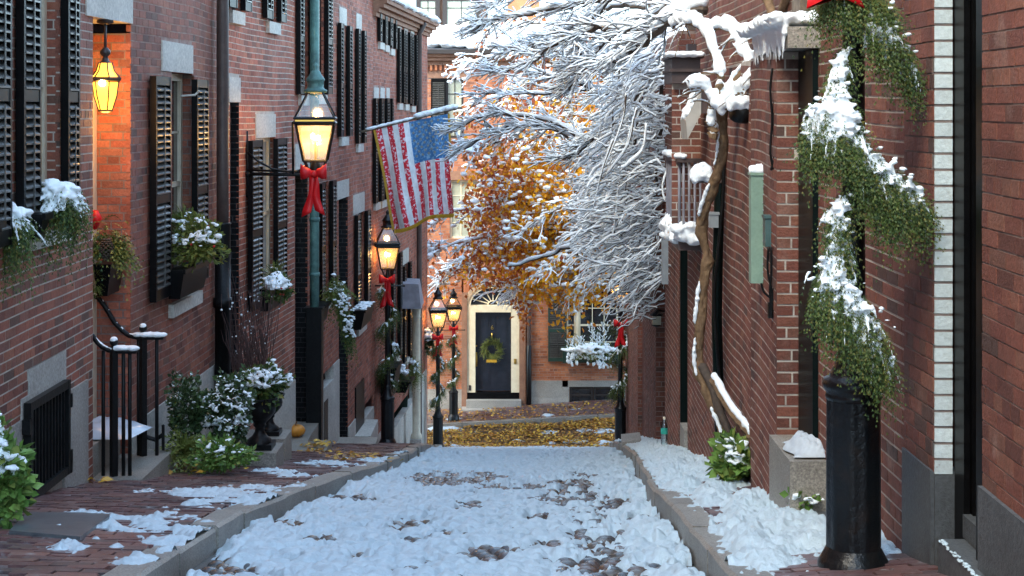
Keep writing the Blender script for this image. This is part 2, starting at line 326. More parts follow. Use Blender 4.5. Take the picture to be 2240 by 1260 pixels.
def bricks(wall, parent, holes, u0, u1, z0, z1, bm, mm, nind=0, course=.07, joint=.012, wave=.006, back=True, flem=True, w=0, minz=None, name='brickwork', seg=.203):
    """lays bricks as geometry on a wall plane, leaving the holes open; the nearest in view become objects of their own"""
    global BRICK
    R_ = []; k = 0; z = z0; sd_ = random.randint(0, 999); NZ = int((z1-z0)/course)
    for k in range(NZ):
        z = z0+k*course; zc = z+course/2
        iv = [(u0, u1)]
        for a, b, c, d in holes:
            if c < zc < d:
                n2 = []
                for p, q in iv:
                    if b <= p or a >= q: n2.append((p, q))
                    else:
                        if a > p: n2.append((p, a))
                        if b < q: n2.append((b, q))
                iv = n2
        hdr = (k % 6 == 3)
        for p, q in iv:
            x = p-(.5*seg*(k % 2)+random.uniform(0, .02)) if not hdr else p-.05*(k % 2)
            i = 0
            while x < q-.012:
                l = (seg/2 if hdr else seg)*random.uniform(.96, 1.04)
                a, b = max(x, p), min(x+l-joint, q)
                if b-a > .02: R_.append((a, b, z+joint/2, z+course-joint/2))
                x += l; i += 1
    R_ = np.array(R_); n = len(R_)
    um = (R_[:, 0]+R_[:, 1])/2
    wv = wave*(np.sin(um*1.7+R_[:, 2]*.9+sd_)+.5*np.sin(um*4.1+sd_*2))
    wv0 = wave*(np.sin(R_[:, 0]*1.7+R_[:, 2]*.9+sd_)+.5*np.sin(R_[:, 0]*4.1+sd_*2)); wv1 = wave*(np.sin(R_[:, 1]*1.7+R_[:, 2]*.9+sd_)+.5*np.sin(R_[:, 1]*4.1+sd_*2))
    pr = w+RNG.uniform(0, .0025, n); tl = RNG.uniform(-.0015, .0015, n)
    cen = np.stack([wall.p[0]+wall.d[0]*um, wall.p[1]+wall.d[1]*um, (R_[:, 2]+R_[:, 3])/2], -1)
    ind = np.zeros(n, bool)
    if nind:
        cx, cy = proj(cen); ok = (cx > -5) & (cx < 2245) & (cy > -5) & (cy < 1265) & (cen[:, 1] > .5)
        area = np.where(ok, (F/cen[:, 1])**2*np.abs(wall.n[0]*cx/1+0) if False else (F/np.maximum(cen[:, 1], .1))*1.0, -1)
        idx = np.argsort(-area)[:nind]; idx = idx[area[idx] > 0]; ind[idx] = True
        if BRICK is None:
            b = MB(); b.add([(-.5, 0, -.5), (.5, 0, -.5), (.5, 0, .5), (-.5, 0, .5), (-.5, 1, -.5), (.5, 1, -.5), (.5, 1, .5), (-.5, 1, .5)], [(0, 1, 2, 3), (0, 4, 5, 1), (3, 2, 6, 7), (0, 3, 7, 4), (1, 5, 6, 2)], r=0)
            BRICK = b
        key = 'brick_'+bm
        me = bpy.data.meshes.get(key) or mesh(key, BRICK, bm)
        ang = math.atan2(wall.d[1], wall.d[0]); pl = wl(parent)
        for i in np.nonzero(ind)[0]:
            o = bpy.data.objects.new('brick', me); C.objects.link(o); o.parent = parent
            p = wall.at(um[i], pr[i]+.001, (R_[i, 2]+R_[i, 3])/2+wv[i])-pl; o.location = [float(t) for t in p]
            o.rotation_euler = (0, math.atan2(wv0[i]-wv1[i], R_[i, 1]-R_[i, 0]), ang); o.scale = (R_[i, 1]-R_[i, 0], .04, R_[i, 3]-R_[i, 2])
    R2 = R_[~ind]; p2 = pr[~ind]; a0 = wv0[~ind]; a1 = wv1[~ind]; n2 = len(R2)
    mb = MB()
    if n2:
        def pt(u, ww, z): return np.stack([wall.p[0]+wall.d[0]*u+wall.n[0]*ww, wall.p[1]+wall.d[1]*u+wall.n[1]*ww, z], -1)
        bk = p2*0+w-.03
        V = np.stack([pt(R2[:, 0], p2, R2[:, 2]+a0), pt(R2[:, 1], p2, R2[:, 2]+a1), pt(R2[:, 1], p2, R2[:, 3]+a1), pt(R2[:, 0], p2, R2[:, 3]+a0),
                      pt(R2[:, 0], bk, R2[:, 2]+a0), pt(R2[:, 1], bk, R2[:, 2]+a1), pt(R2[:, 1], bk, R2[:, 3]+a1), pt(R2[:, 0], bk, R2[:, 3]+a0)], 1).reshape(-1, 3)
        fq = np.array([(0, 1, 2, 3), (0, 4, 5, 1), (3, 2, 6, 7), (0, 3, 7, 4), (1, 5, 6, 2)])
        Q = (np.arange(n2)[:, None, None]*8+fq[None]).reshape(-1, 4)
        mb.add(V, Q, r=np.repeat(RNG.rand(n2), 5))
        obj(name, mb, bm, parent, kind='stuff')
    if back:
        mo = MB(); us = sorted({u0, u1, *[min(max(q, u0), u1) for h in holes for q in h[:2]]}); zs = sorted({z0, z1, *[min(max(q, z0), z1) for h in holes for q in h[2:]]})
        for a, b in zip(us, us[1:]):
            for c, d in zip(zs, zs[1:]):
                um_, zm = (a+b)/2, (c+d)/2
                if b-a < 1e-4 or d-c < 1e-4 or any(h[0] < um_ < h[1] and h[2] < zm < h[3] for h in holes): continue
                mo.add([wall.at(a, w-.0012, c), wall.at(b, w-.0012, c), wall.at(b, w-.0012, d), wall.at(a, w-.0012, d)], [(0, 1, 2, 3)])
        if mo.n: obj('mortar', mo, mm, parent)
def reveal(parent, wall, hole, depth, bm, mm, left=True, matfar=None, plain='brick_plum', side='left'):
    """jambs, soffit and bottom of an opening; the far jamb faces the camera and is laid in brick"""
    u0, u1, z0, z1 = hole; far = u1 if side == 'left' else u0; near = u0 if side == 'left' else u1
    a = wall.at(far, -depth, 0); b = wall.at(far, 0, 0)
    jw = Wall(a[0], a[1], b[0], b[1]) if side == 'left' else Wall(b[0], b[1], a[0], a[1])
    if bm: bricks(jw, parent, [], 0, jw.L-.003, z0, z1, bm, mm, course=.07, wave=.002, name='jamb_brickwork')
    mb = MB()
    wall.box(mb, near-(.03 if side == 'left' else -.003), near+(-.003 if side == 'left' else .03), -depth, -.012, z0, z1)
    wall.box(mb, min(u0, u1), max(u0, u1), -depth, -.012, z1+.002, z1+.04); wall.box(mb, min(u0, u1), max(u0, u1), -depth, -.012, z0-.04, z0-.002)
    obj('reveal', mb, plain, parent)

def litglass(name, col):
    m = bpy.data.materials.new(name); m.use_nodes = True; t = m.node_tree; t.nodes.clear(); L = t.links.new
    o = t.nodes.new('ShaderNodeOutputMaterial'); mx = t.nodes.new('ShaderNodeMixShader'); m2 = t.nodes.new('ShaderNodeMixShader'); tr = t.nodes.new('ShaderNodeBsdfTransparent'); tl = t.nodes.new('ShaderNodeBsdfTranslucent'); gl = t.nodes.new('ShaderNodeBsdfGlossy')
    tl.inputs[0].default_value = (*col, 1); gl.inputs['Roughness'].default_value = .06; mx.inputs[0].default_value = .2; m2.inputs[0].default_value = .07
    L(tr.outputs[0], mx.inputs[1]); L(tl.outputs[0], mx.inputs[2]); L(mx.outputs[0], m2.inputs[1]); L(gl.outputs[0], m2.inputs[2]); L(m2.outputs[0], o.inputs[0]); MATS[name] = m
litglass('lamp_glass_lit', (.95, .80, .50))
mat('wet_setts', (.085, .05, .03), .35, (.05, .035, .025), 16, bump=.8, bscale=30, spec=.5)
# ================================================================ ground: terrain, road, pavements, kerbs
mb = MB(); mb.cube(-250, 250, -60, 400, -.62, -.6); o = obj('terrain', mb, 'earth', kind='structure')
def sheet(name, X0, X1, Ds, nx, zf, m, up=0, skirt=0):
    Ds = np.asarray(Ds); s = np.linspace(0, 1, nx); a = np.array([X0(d) for d in Ds])[:, None]; b = np.array([X1(d) for d in Ds])[:, None]
    X = a+(b-a)*s[None]; Y = np.repeat(Ds[:, None], nx, 1); Z = zf(X, Y)+up
    V = np.stack([X, Y, Z], -1).reshape(-1, 3); i = np.arange(len(Ds)-1)[:, None]*nx; j = np.arange(nx-1)[None]
    mb = MB(); mb.add(V, np.stack([i+j, i+j+1, i+nx+j+1, i+nx+j], -1).reshape(-1, 4)); return obj(name, mb, m, kind='structure')
Dr = np.concatenate([np.linspace(-6, 36.6, 90), np.linspace(36.9, 40.7, 12)])
road = sheet('road', lambda d: KL(d)-.05, lambda d: KR(d)+.05, np.linspace(-6, 36.9, 100), 8, road_z, 'grit', -.025)
cross = sheet('cross_street', lambda d: -16, lambda d: 16, np.linspace(36.4, 40.8, 14), 30, road_z, 'wet_setts', -.03)
def far_walk(X, D): return road_z(X, np.full_like(D, 40.6))+.09+.03*(D-40.7)
farwalk = sheet('far_pavement', lambda d: -16, lambda d: 16, np.linspace(40.75, 42.6, 4), 30, far_walk, 'mortar_dark', -.02)
LW = lambda d: np.interp(d, [0, 12.5, 13.4, 17, 20.85, 28.4, 36.6], [-3.6, -3.6, -3.6, -3.45, -3.1, -2.72, -2.2])
lwz = lambda X, D: road_z(X, D)+.12+.02*(KL(D)-X)
left_walk = sheet('left_pavement', lambda d: LW(d), lambda d: KL(d)-.1, np.linspace(-6, 36.6, 90), 6, lwz, 'mortar_dark', -.02)
RW = lambda d: np.interp(d, [0, 9, 10, 17, 22, 33], [2.3, 2.3, 2.3, 2.3, 2.5, 2.8])
rwz = lambda X, D: road_z(X, D)+.16+.07*(X-KR(D))
right_walk = sheet('right_pavement', lambda d: KR(d)+.1, lambda d: RW(d), np.linspace(-6, 36.6, 90), 6, rwz, 'mortar_dark', -.02)
def kerb(name, KF, sgn, wd, hi, zf, D0, D1, steps):
    par = bpy.data.objects.new(name, None); C.objects.link(par); par['kind'] = 'structure'; WLOC[par.name] = np.zeros(3)
    d = D0
    while d < D1:
        l = random.uniform(*steps); e = min(d+l-.015, D1); n = 5; mb = MB(); jx = random.uniform(-.012, .012); jz = random.uniform(-.012, .01)
        V = []
        for q in np.linspace(d, e, n):
            xi = KF(q)+jx+random.uniform(-.006, .006); xo = xi+sgn*wd; z = float(road_z(xi, q)); t = hi+jz+random.uniform(-.004, .004)
            V += [(xi, q, z-.2), (xi, q, z+t-.018), (xi+sgn*.02, q, z+t), (xo, q, z+t+.004), (xo, q, z-.2)]
        Q = []
        for i in range(n-1):
            for j in range(4): a = i*5+j; Q.append((a, a+1, a+6, a+5) if sgn < 0 else (a, a+5, a+6, a+1))
        mb.add(V, Q+[(0, 4, 3, 1), (1, 3, 2, 2)][:1], [(1, 3, 2)]+[((n-1)*5+1, (n-1)*5+2, (n-1)*5+3)])
        mb.add([V[(n-1)*5+i] for i in (0, 1, 3, 4)], [(0, 1, 2, 3)])
        obj('kerb_stone', mb, 'granite_wet', par); d += l
    return par
kerb('left_kerb', KL, -1, .17, .125, road_z, 4.2, 36.4, (.9, 1.9))
kerb('right_kerb', KR, 1, .17, .165, road_z, 4.2, 33, (.8, 1.6))
par = bpy.data.objects.new('far_kerb', None); C.objects.link(par); par['kind'] = 'structure'; WLOC[par.name] = np.zeros(3)
x = -9
while x < 9:
    l = random.uniform(1.2, 2.2); mb = MB(); z = float(road_z(x, 40.6)); z2 = float(road_z(x+l, 40.6))
    mb.box([(x, 40.62, z-.1), (x+l-.02, 40.62, z2-.1), (x+l-.02, 40.8, z2-.1), (x, 40.8, z-.1), (x, 40.62, z+.09), (x+l-.02, 40.62, z2+.09), (x+l-.02, 40.8, z2+.09), (x, 40.8, z+.09)])
    obj('kerb_stone', mb, 'granite_wet', par); x += l
# snow depth on the road, with the bare wheel marks of the photograph
BARE = [(470, 1243, 70, 22), (635, 1147, 26, 9), (765, 1089, 42, 9), (965, 1050, 62, 14), (1060, 1046, 40, 10), (1250, 1078, 46, 26), (1312, 1160, 52, 30), (1415, 1142, 46, 9), (1330, 1232, 85, 26), (1490, 1240, 36, 6), (1058, 1211, 36, 11), (905, 1245, 32, 7), (1018, 1108, 26, 7), (1130, 1065, 60, 8), (1340, 1100, 40, 12), (1275, 1040, 30, 6), (700, 1180, 30, 7), (880, 1150, 26, 6), (1180, 1130, 24, 6), (800, 1220, 26, 6), (1200, 1190, 24, 6)]
def bump_field(X0, X1, Ds, nx, n, rmin, rmax, hk, prob=None):
    """max of many small irregular mounds, on a (rows, columns) grid"""
    nr = len(Ds); T = np.zeros((nr, nx)); a = np.array([X0(d) for d in Ds]); b = np.array([X1(d) for d in Ds])
    for _ in range(n):
        i = RNG.randint(nr); x = RNG.uniform(a[i], b[i]); d0 = Ds[i]; r = RNG.uniform(rmin, rmax)*RNG.uniform(.5, 1); ar = RNG.uniform(.6, 1.3)
        i0, i1 = np.searchsorted(Ds, [d0-r, d0+r]); s0 = int(max(0, (x-r-a[i])/(b[i]-a[i])*(nx-1))); s1 = int(min(nx, (x+r-a[i])/(b[i]-a[i])*(nx-1)+2))
        if i1 <= i0 or s1 <= s0: continue
        xx = a[i0:i1, None]+(b[i0:i1]-a[i0:i1])[:, None]*(np.arange(s0, s1)/(nx-1))[None]
        q = 1-((xx-x)/r)**2*ar-((Ds[i0:i1, None]-d0)/r)**2/ar
        T[i0:i1, s0:s1] = np.maximum(T[i0:i1, s0:s1], hk*r*np.sqrt(np.maximum(q, 0)))
    return T
def snowfield(name, X0, X1, D0, D1, nx, zf, thick, parent=None, step=.0036):
    Ds = [D0]
    while Ds[-1] < D1: Ds.append(Ds[-1]*(1+step))
    Ds = np.array(Ds); s = np.linspace(0, 1, nx); a = np.array([X0(d) for d in Ds])[:, None]; b = np.array([X1(d) for d in Ds])[:, None]
    X = a+(b-a)*s[None]; Y = np.repeat(Ds[:, None], nx, 1)
    T = thick(X, Y, Ds, X0, X1, nx); Z = zf(X, Y)+T
    V = np.stack([X, Y, Z], -1).reshape(-1, 3); nr = len(Ds); i = np.arange(nr-1)[:, None]*nx; j = np.arange(nx-1)[None]
    Q = np.stack([i+j, i+j+1, i+nx+j+1, i+nx+j], -1).reshape(-1, 4); t = T.ravel()
    Q = Q[(t[Q].max(1) > -.028)]
    mb = MB(); mb.add(V, Q); o = obj(name, mb, 'snow', parent, True, 'stuff')
    return Ds, X, Y, T
stones = []; d = 5.1; row = 0
while d < 37:
    xw = KL(d)+.06+(row % 2)*.06
    while xw < KR(d)-.04: w_ = random.uniform(.10, .15); stones.append((xw+w_/2, d+random.uniform(-.015, .015), w_)); xw += w_+.008
    d += .115; row += 1
def stone_domes(X, Ds, nx):
    T = np.zeros_like(X)
    for x, d, w_ in stones:
        i0, i1 = np.searchsorted(Ds, [d-.06, d+.06]); a, b = X[min(i0, len(Ds)-1), 0], X[min(i0, len(Ds)-1), -1]; s0 = int(max(0, (x-w_*.55-a)/(b-a)*(nx-1))); s1 = int(min(nx, (x+w_*.55-a)/(b-a)*(nx-1)+2))
        if i1 <= i0 or s1 <= s0: continue
        q = 1-((X[i0:i1, s0:s1]-x)/(w_*.56))**2-((Ds[i0:i1, None]-d)/.06)**2; T[i0:i1, s0:s1] = np.maximum(T[i0:i1, s0:s1], np.sqrt(np.maximum(q, 0))*random.uniform(.7, 1.1))
    return T
def road_thick(X, Y, Ds, X0, X1, nx):
    big = fbm(X*1.5, Y*1.1, 3); mid = fbm(X*6, Y*5, 5); fine = fbm(X*22, Y*17, 9, 3)
    a0 = np.array([X0(d) for d in Ds])[:, None]; b0 = np.array([X1(d) for d in Ds])[:, None]; ed = np.minimum(X-a0, b0-X)
    rim = np.exp(-(np.maximum(ed-.12, 0)/.22)**2)*(fbm(X*2.5, Y*1.6, 70) > .36)           # ridges pushed up along the kerbs
    T = .002+.035*(big-.42)+.045*(mid-.45)+.034*(fine-.45)+.034*stone_domes(X, Ds, nx)
    T += (.17+.45*rim)*bump_field(X0, X1, Ds, nx, 10000, .022, .075, .75)*np.clip((mid-.34)*4, .15, 1)+.025*rim
    n5 = fbm(X*9, Y*15, 55, 3)        # slivers between the cobbles, wider than they are long
    T = T-.30*np.clip(n5-.60, 0, .25)*np.clip((.60-mid)*6, 0, 1)*(1-rim)
    px, py = proj(np.stack([X, Y, road_z(X, Y)], -1)); m = 0
    for a, b, c, d in BARE: m = np.maximum(m, np.exp(-(((px-a)/c)**2+((py-b)/d)**2)*.8))
    sm = np.clip((mid-.47)*.30+(fine-.45)*.20, -.07, .09)
    m = np.clip(m*1.7, 0, 1); T = T*(1-.92*m)-m*(.035-sm*.8)
    T = T-.06*np.clip(.37-fbm(X*6.5, Y*7.5, 61), 0, .1)*10*(big < .58)
    edge = np.minimum(X-X0(0) if False else (X-np.array([X0(d) for d in Ds])[:, None]), (np.array([X1(d) for d in Ds])[:, None]-X))
    T = T-np.clip(.10-edge, 0, .1)*.5*(fbm(X*3, Y*2.2, 31) > .40)
    return np.clip(T, -.06, .2)
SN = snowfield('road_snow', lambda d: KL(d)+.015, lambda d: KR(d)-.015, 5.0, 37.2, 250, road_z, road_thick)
# cobblestones: the ones that show in bare patches are objects of their own
tD, tX, tY, tT = SN
cob = []
for k in range(6):
    b = MB(); V, T = ICO[1]; V = V.copy(); V = V*(1+.12*(RNG.rand(len(V), 1)-.5)); V[:, 2] = np.where(V[:, 2] > 0, np.minimum(V[:, 2], .8), V[:, 2]*.4)
    b.add(V, None, T, r=0); cob.append(mesh('cobblestone', b, 'cobble', smooth=True))
ST = []
for x, dd, w_ in stones:
    i = min(np.searchsorted(tD, dd), len(tD)-1); j = int(np.clip((x-tX[i, 0])/(tX[i, -1]-tX[i, 0])*249, 0, 249)); ST.append((x, dd, w_, tT[max(0, i-2):i+3, max(0, j-3):j+4].min()))
stones = ST
vis = sorted([s for s in stones if s[3] < .012], key=lambda s: s[1])
for s in vis[:300]:
    o = bpy.data.objects.new('cobblestone', random.choice(cob)); C.objects.link(o); o.parent = road
    o.location = (s[0], s[1], float(road_z(s[0], s[1]))-.03+random.uniform(-.01, .006)); o.scale = (s[2]*.52, .062, .042); o.rotation_euler = (-.18, random.uniform(-.06, .06), random.uniform(-.2, .2))
rest = set(vis[:300]); mb = MB()
for s in stones:
    if s in rest: continue
    V, T = ICO[1 if s[3] < .012 else 0]; z = float(road_z(s[0], s[1]))-.032
    mb.add(V*np.array([s[2]*.52, .062, .04])+np.array([s[0], s[1], z]), None, T)
obj('cobble_paving', mb, 'cobble', road, True, 'stuff')
# brick pavers
def pavers(par, XA, XB, D0, D1, zf, n, lx=.2, ly=.1, gap=.008):
    L = []; d = D0; row = 0
    while d < D1:
        x = XA(d)-.1*(row % 2)
        while x < XB(d):
            a = max(x+gap/2, XA(d)); b = min(x+lx-gap/2, XB(d)); x += lx
            if b-a > .03: L.append(((a+b)/2, d, b-a))
        d += ly; row += 1
    def corners(q):
        x, d_, l = q; h = l/2; jz = random.uniform(-.004, .006); r = random.uniform(-.02, .02)
        c = [(x-h, d_+gap/2-r*h), (x+h, d_+gap/2+r*h), (x+h, d_+ly-gap/2+r*h), (x-h, d_+ly-gap/2-r*h)]
        t1, t2 = random.uniform(-.003, .003), random.uniform(-.003, .003)
        zt = [float(zf(np.array(a), np.array(b)))+jz+(t1 if i in (0, 3) else -t1)+(t2 if i < 2 else -t2) for i, (a, b) in enumerate(c)]
        return [(a, b, z-.03) for (a, b), z in zip(c, zt)]+[(a, b, z) for (a, b), z in zip(c, zt)]
    L = [q for q in L if 0 < proj(np.array([q[0], q[1], float(zf(np.array(q[0]), np.array(q[1])))]))[0] < 2240]
    L.sort(key=lambda q: q[1]+3*(proj(np.array([q[0], q[1], float(zf(np.array(q[0]), np.array(q[1])))]))[1] > 1262))
    for q in L[:n]:
        mb = MB(); mb.box(corners(q)); obj('paver', mb, 'paver', par)
    mb = MB()
    for q in L[n:]: mb.box(corners(q))
    if L[n:]: obj('paving_bricks', mb, 'paver', par, kind='stuff')
pavers(left_walk, lambda d: LW(d)+.04, lambda d: KL(d)-.18, 6.6, 33, lwz, 300)
pavers(right_walk, lambda d: KR(d)+.18, lambda d: RW(d)-.35 if d < 9 else RW(d)-.4, 6.0, 20, rwz, 250)
pavers(farwalk, lambda d: -2.2, lambda d: 3.6, 40.82, 42.4, far_walk, 0)
# patches of snow on the pavements
LP = [(600, 1085, 80, 8), (680, 1060, 60, 6), (250, 1195, 80, 8), (380, 1205, 60, 8), (200, 1130, 90, 7), (340, 1180, 120, 9), (460, 1140, 60, 8), (470, 1080, 130, 12), (520, 1095, 90, 9), (330, 1145, 95, 20), (420, 1160, 90, 14), (250, 1150, 60, 13), (430, 1105, 60, 10), (150, 1200, 60, 10), (620, 1035, 70, 6), (720, 1015, 60, 6), (830, 1005, 60, 5), (890, 992, 50, 4), (120, 1165, 40, 9), (300, 1225, 60, 8), (560, 1068, 70, 6)]
RP = [(1480, 1040, 60, 30), (1560, 1100, 50, 30), (1620, 1160, 50, 40), (1650, 1225, 60, 40), (1470, 1010, 80, 26), (1560, 1010, 60, 22), (1530, 1050, 60, 20), (1500, 1075, 40, 24), (1600, 1075, 45, 14), (1640, 1130, 75, 28), (1700, 1175, 110, 32), (1640, 1200, 60, 30), (1760, 1215, 90, 45), (1920, 1225, 70, 30), (1680, 1240, 70, 40), (1430, 985, 60, 14), (1400, 970, 60, 8), (1760, 1110, 26, 7), (1790, 1150, 22, 6), (1740, 1060, 16, 5)]
def walk_thick(PT, base, gain):
    def f(X, Y, Ds, X0, X1, nx):
        px, py = proj(np.stack([X, Y, road_z(X, Y)+.13], -1)); m = np.zeros_like(X)
        for a, b, c, d in PT: m = np.maximum(m, np.exp(-(((px-a)/c)**2+((py-b)/d)**2)*1.1))
        n1 = fbm(X*5, Y*4, 41); n2 = fbm(X*19, Y*15, 43, 3)
        n3 = fbm(X*55, Y*40, 47, 2); T = (m-.42)*.12*gain+(n1-.47)*.09+(n2-.45)*.07+(n3-.4)*.03-base
        T = T+.35*bump_field(X0, X1, Ds, nx, 2600, .02, .06, .7)*np.clip((m-.3)*3, 0, 1)
        return np.clip(np.where(m < .12, T-.05, T), -.06, .14)
    return f
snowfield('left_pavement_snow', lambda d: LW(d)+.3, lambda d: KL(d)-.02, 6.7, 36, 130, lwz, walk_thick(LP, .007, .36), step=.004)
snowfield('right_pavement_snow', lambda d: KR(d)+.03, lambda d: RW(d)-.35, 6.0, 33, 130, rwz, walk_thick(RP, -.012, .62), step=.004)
snowfield('far_street_snow', lambda d: -4., lambda d: 5., 36.9, 42.3, 160, lambda X, D: np.where(D < 40.7, road_z(X, D), far_walk(X, D)), lambda X, Y, *a: np.clip((fbm(X*1.2, Y*2.6, 77)-.70)*.5+.10*np.exp(-((X+1.9)**2*.9+(Y-40.7)**2*1.5))+.16*np.exp(-((Y-41.0)**2*14))*(fbm(X*1.4, Y*2, 12)-.33)+.10*np.exp(-((X-2.4)**2*1.5+(Y-38)**2*.4))-.01, -.06, .12), step=.002)

# ================================================================ house pieces
def shutter(par, wall, ua, ub, z0, z1, indiv=True, wb=.02, wf=.078, pitch=.058, rail=.45):
    mb = MB(); st = .036
    wall.box(mb, ua, ua+st, wb, wf, z0, z1); wall.box(mb, ub-st, ub, wb, wf, z0, z1)
    zm = z0+(z1-z0)*rail
    for a, b in ((z0, z0+.10), (zm-.04, zm+.04), (z1-.08, z1)): wall.box(mb, ua+st+.001, ub-st-.001, wb+.004, wf-.004, a, b)
    wall.box(mb, ua+st+.001, ub-st-.001, wb-.004, wb+.003, z0+.1, z1-.08)
    s = obj('shutter', mb, 'paint_black', par); sm = MB(); uc = (ua+ub)/2
    for a, b in ((z0+.10, zm-.04), (zm+.04, z1-.08)):
        n = int((b-a)/pitch); p = (b-a)/n
        for i in range(n):
            z = a+(i+.5)*p; m2 = MB() if indiv else sm; t = .006
            A = (wb+.008, z+p*.42); B = (wf+.004, z-p*.30)
            V = []
            for u in (ua+st+.002, ub-st-.002):
                V += [wall.at(u, A[0], A[1]-t), wall.at(u, B[0], B[1]-t), wall.at(u, B[0], B[1]+t), wall.at(u, A[0], A[1]+t)]
            m2.add(V, [(0, 1, 5, 4), (1, 2, 6, 5), (2, 3, 7, 6), (3, 0, 4, 7), (0, 3, 2, 1), (4, 5, 6, 7)])
            if indiv: obj('slat', m2, 'paint_slat', s)
    if not indiv: obj('slats', sm, 'paint_slat', s, kind='stuff')
    rm = MB(); wall.box(rm, uc-.006, uc+.006, wf+.005, wf+.014, z0+.13, zm-.06); wall.box(rm, uc-.006, uc+.006, wf+.005, wf+.014, zm+.06, z1-.1)
    obj('tilt_rod', rm, 'paint_slat', s); return s
def window(par, wall, hole, depth, frame='cream', pane='pane_dark', cols=2, rows=4, fw=.055, label=None):
    u0, u1, z0, z1 = hole; mb = MB(); w0, w1 = -depth-.03, -depth+.03
    wall.box(mb, u0, u0+fw, w0, w1, z0, z1); wall.box(mb, u1-fw, u1, w0, w1, z0, z1)
    for a, b in ((z0, z0+fw), (z1-fw, z1), ((z0+z1)/2-.025, (z0+z1)/2+.025)): wall.box(mb, u0+fw+.001, u1-fw-.001, w0+.004, w1-.004, a, b)
    wn = obj('window', mb, frame, par, label=label); ob = MB(); du = (u1-u0-2*fw)/cols; dz = (z1-z0-2*fw)/rows
    for i in range(1, cols): wall.box(ob, u0+fw+i*du-.011, u0+fw+i*du+.011, -depth-.012, -depth+.012, z0+fw, z1-fw)
    for i in range(1, rows):
        if abs(i-rows/2) > .1: wall.box(ob, u0+fw, u1-fw, -depth-.010, -depth+.010, z0+fw+i*dz-.011, z0+fw+i*dz+.011)
    if ob.n: obj('glazing_bars', ob, frame, wn)
    for i in range(cols):
        for j in range(rows):
            pm = MB(); wall.box(pm, u0+fw+i*du+.002, u0+fw+(i+1)*du-.002, -depth-.010, -depth-.006, z0+fw+j*dz+.002, z0+fw+(j+1)*dz-.002)
            obj('pane', pm, pane, wn)
    return wn
def part(par, name, wall, u0, u1, w0, w1, z0, z1, m, label=None):
    mb = MB(); wall.box(mb, u0, u1, w0, w1, z0, z1); return obj(name, mb, m, par, label=label)
def pxr(wall, xa, ya, xb, yb, w=0):
    """pixel corners (near top-left ... ) to u0, u1, z0, z1, heights read at the first corner"""
    u0 = wall.u(xa, w); u1 = wall.u(xb, w); return u0, u1, wall.z(xa, yb, w), wall.z(xa, ya, w)
def core(par, wall, u0, u1, z0, z1, depth, w=-.42, m='brick_plum'):
    return part(par, 'wall', wall, u0, u1, -depth, w, z0, z1, m)
def pipe(par, name, pts, r, m, n=12): mb = MB(); mb.tube(pts, r, n); return obj(name, mb, m, par, True)
WA = Wall(-3.41, 8.3, -3.40, 12.47); WB = Wall(-3.34, 13.45, -3.24, 17.05); WC = Wall(-3.24, 17.05, -2.98, 20.85); WD = Wall(-2.98, 20.85, -2.62, 28.4); WE = Wall(-2.62, 28.4, -2.1, 36.6)
TOP = CZ+8.5; BT = CZ+2.6  # TOP: unseen wall height, raised to keep the sun off the street
# ---------------------------------------------------------------- house A, nearest on the left
hA = thing('brick_house', 'plum brick house at the near left with a black cellar grille and louvred shutters', 'house', (-3.4, 10.5, 5.2))
zs0, zs1 = WA.z(53, 528, .078), CZ+1.3
jw = WA.u(132); u_n = WA.u(91, .078)+.01
win = (u_n, jw, zs0+.02, CZ+1.25)
u_p = WA.u(27, .078)+.02; win0 = (u_p-1.15, u_p-.35, win[2], win[3])
fz = WA.z(186, 830); bl = pxr(WA, 60, 775, 142, 900); blz = WA.z(142, 765); gr = (WA.u(65, .06), WA.u(152, .06)); grz1 = WA.z(65, 882, .06); grz0 = WA.z(65, 1105, .06)
block = (WA.u(60), WA.u(142), fz-.002, blz); base = (0, WA.u(189), 4.6, fz)
bricks(WA, hA, [win, win0, block, base], 0, WA.L, 5.0-.0, BT, 'brick_plum', 'mortar_light', 300, course=.0695)
core(hA, WA, -22, WA.L-.02, -.5, TOP, 6)  # unseen wall added back past the camera to block the sun
reveal(hA, WA, win, .2, 'brick_plum', 'mortar_light'); reveal(hA, WA, win0, .2, None, None)
window(hA, WA, win, .13, 'cream', 'pane_dark', 2, 4, .06); window(hA, WA, win0, .13, 'cream', 'pane_dark', 2, 4, .06)
part(hA, 'sill', WA, win[0]-.12, win[1]+.12, -.1, .05, zs0-.09, zs0+.012, 'granite_pale')
shutter(hA, WA, WA.u(53, .078), WA.u(91, .078), zs0, zs1); shutter(hA, WA, WA.u(150, .078), WA.u(176, .078), zs0, zs1); shutter(hA, WA, u_p-.36, u_p-.02, zs0, zs1)
part(hA, 'granite_block', WA, block[0]+.004, block[1]-.004, -.1, .012, fz+.004, blz-.004, 'granite')
gu = [(base[0], gr[0]-.02), (gr[1]+.02, base[1])]
for a, b in gu: part(hA, 'granite_base', WA, a, b-.004, -.2, .018, 4.6, fz-.004, 'granite')
part(hA, 'granite_base', WA, gu[0][1]+.002, gu[1][0]-.006, -.2, .015, grz1+.03, fz-.004, 'granite'); part(hA, 'granite_base', WA, gu[0][1]+.002, gu[1][0]-.006, -.2, .0, 4.6, grz0-.03, 'granite')
mb = MB(); WA.box(mb, gr[0], gr[0]+.05, .02, .07, grz0, grz1); WA.box(mb, gr[1]-.05, gr[1], .02, .07, grz0, grz1); WA.box(mb, gr[0]+.051, gr[1]-.051, .02, .068, grz1-.06, grz1-.001); WA.box(mb, gr[0]+.051, gr[1]-.051, .02, .068, grz0+.001, grz0+.06)
g = obj('cellar_grille', mb, 'iron_black', hA)
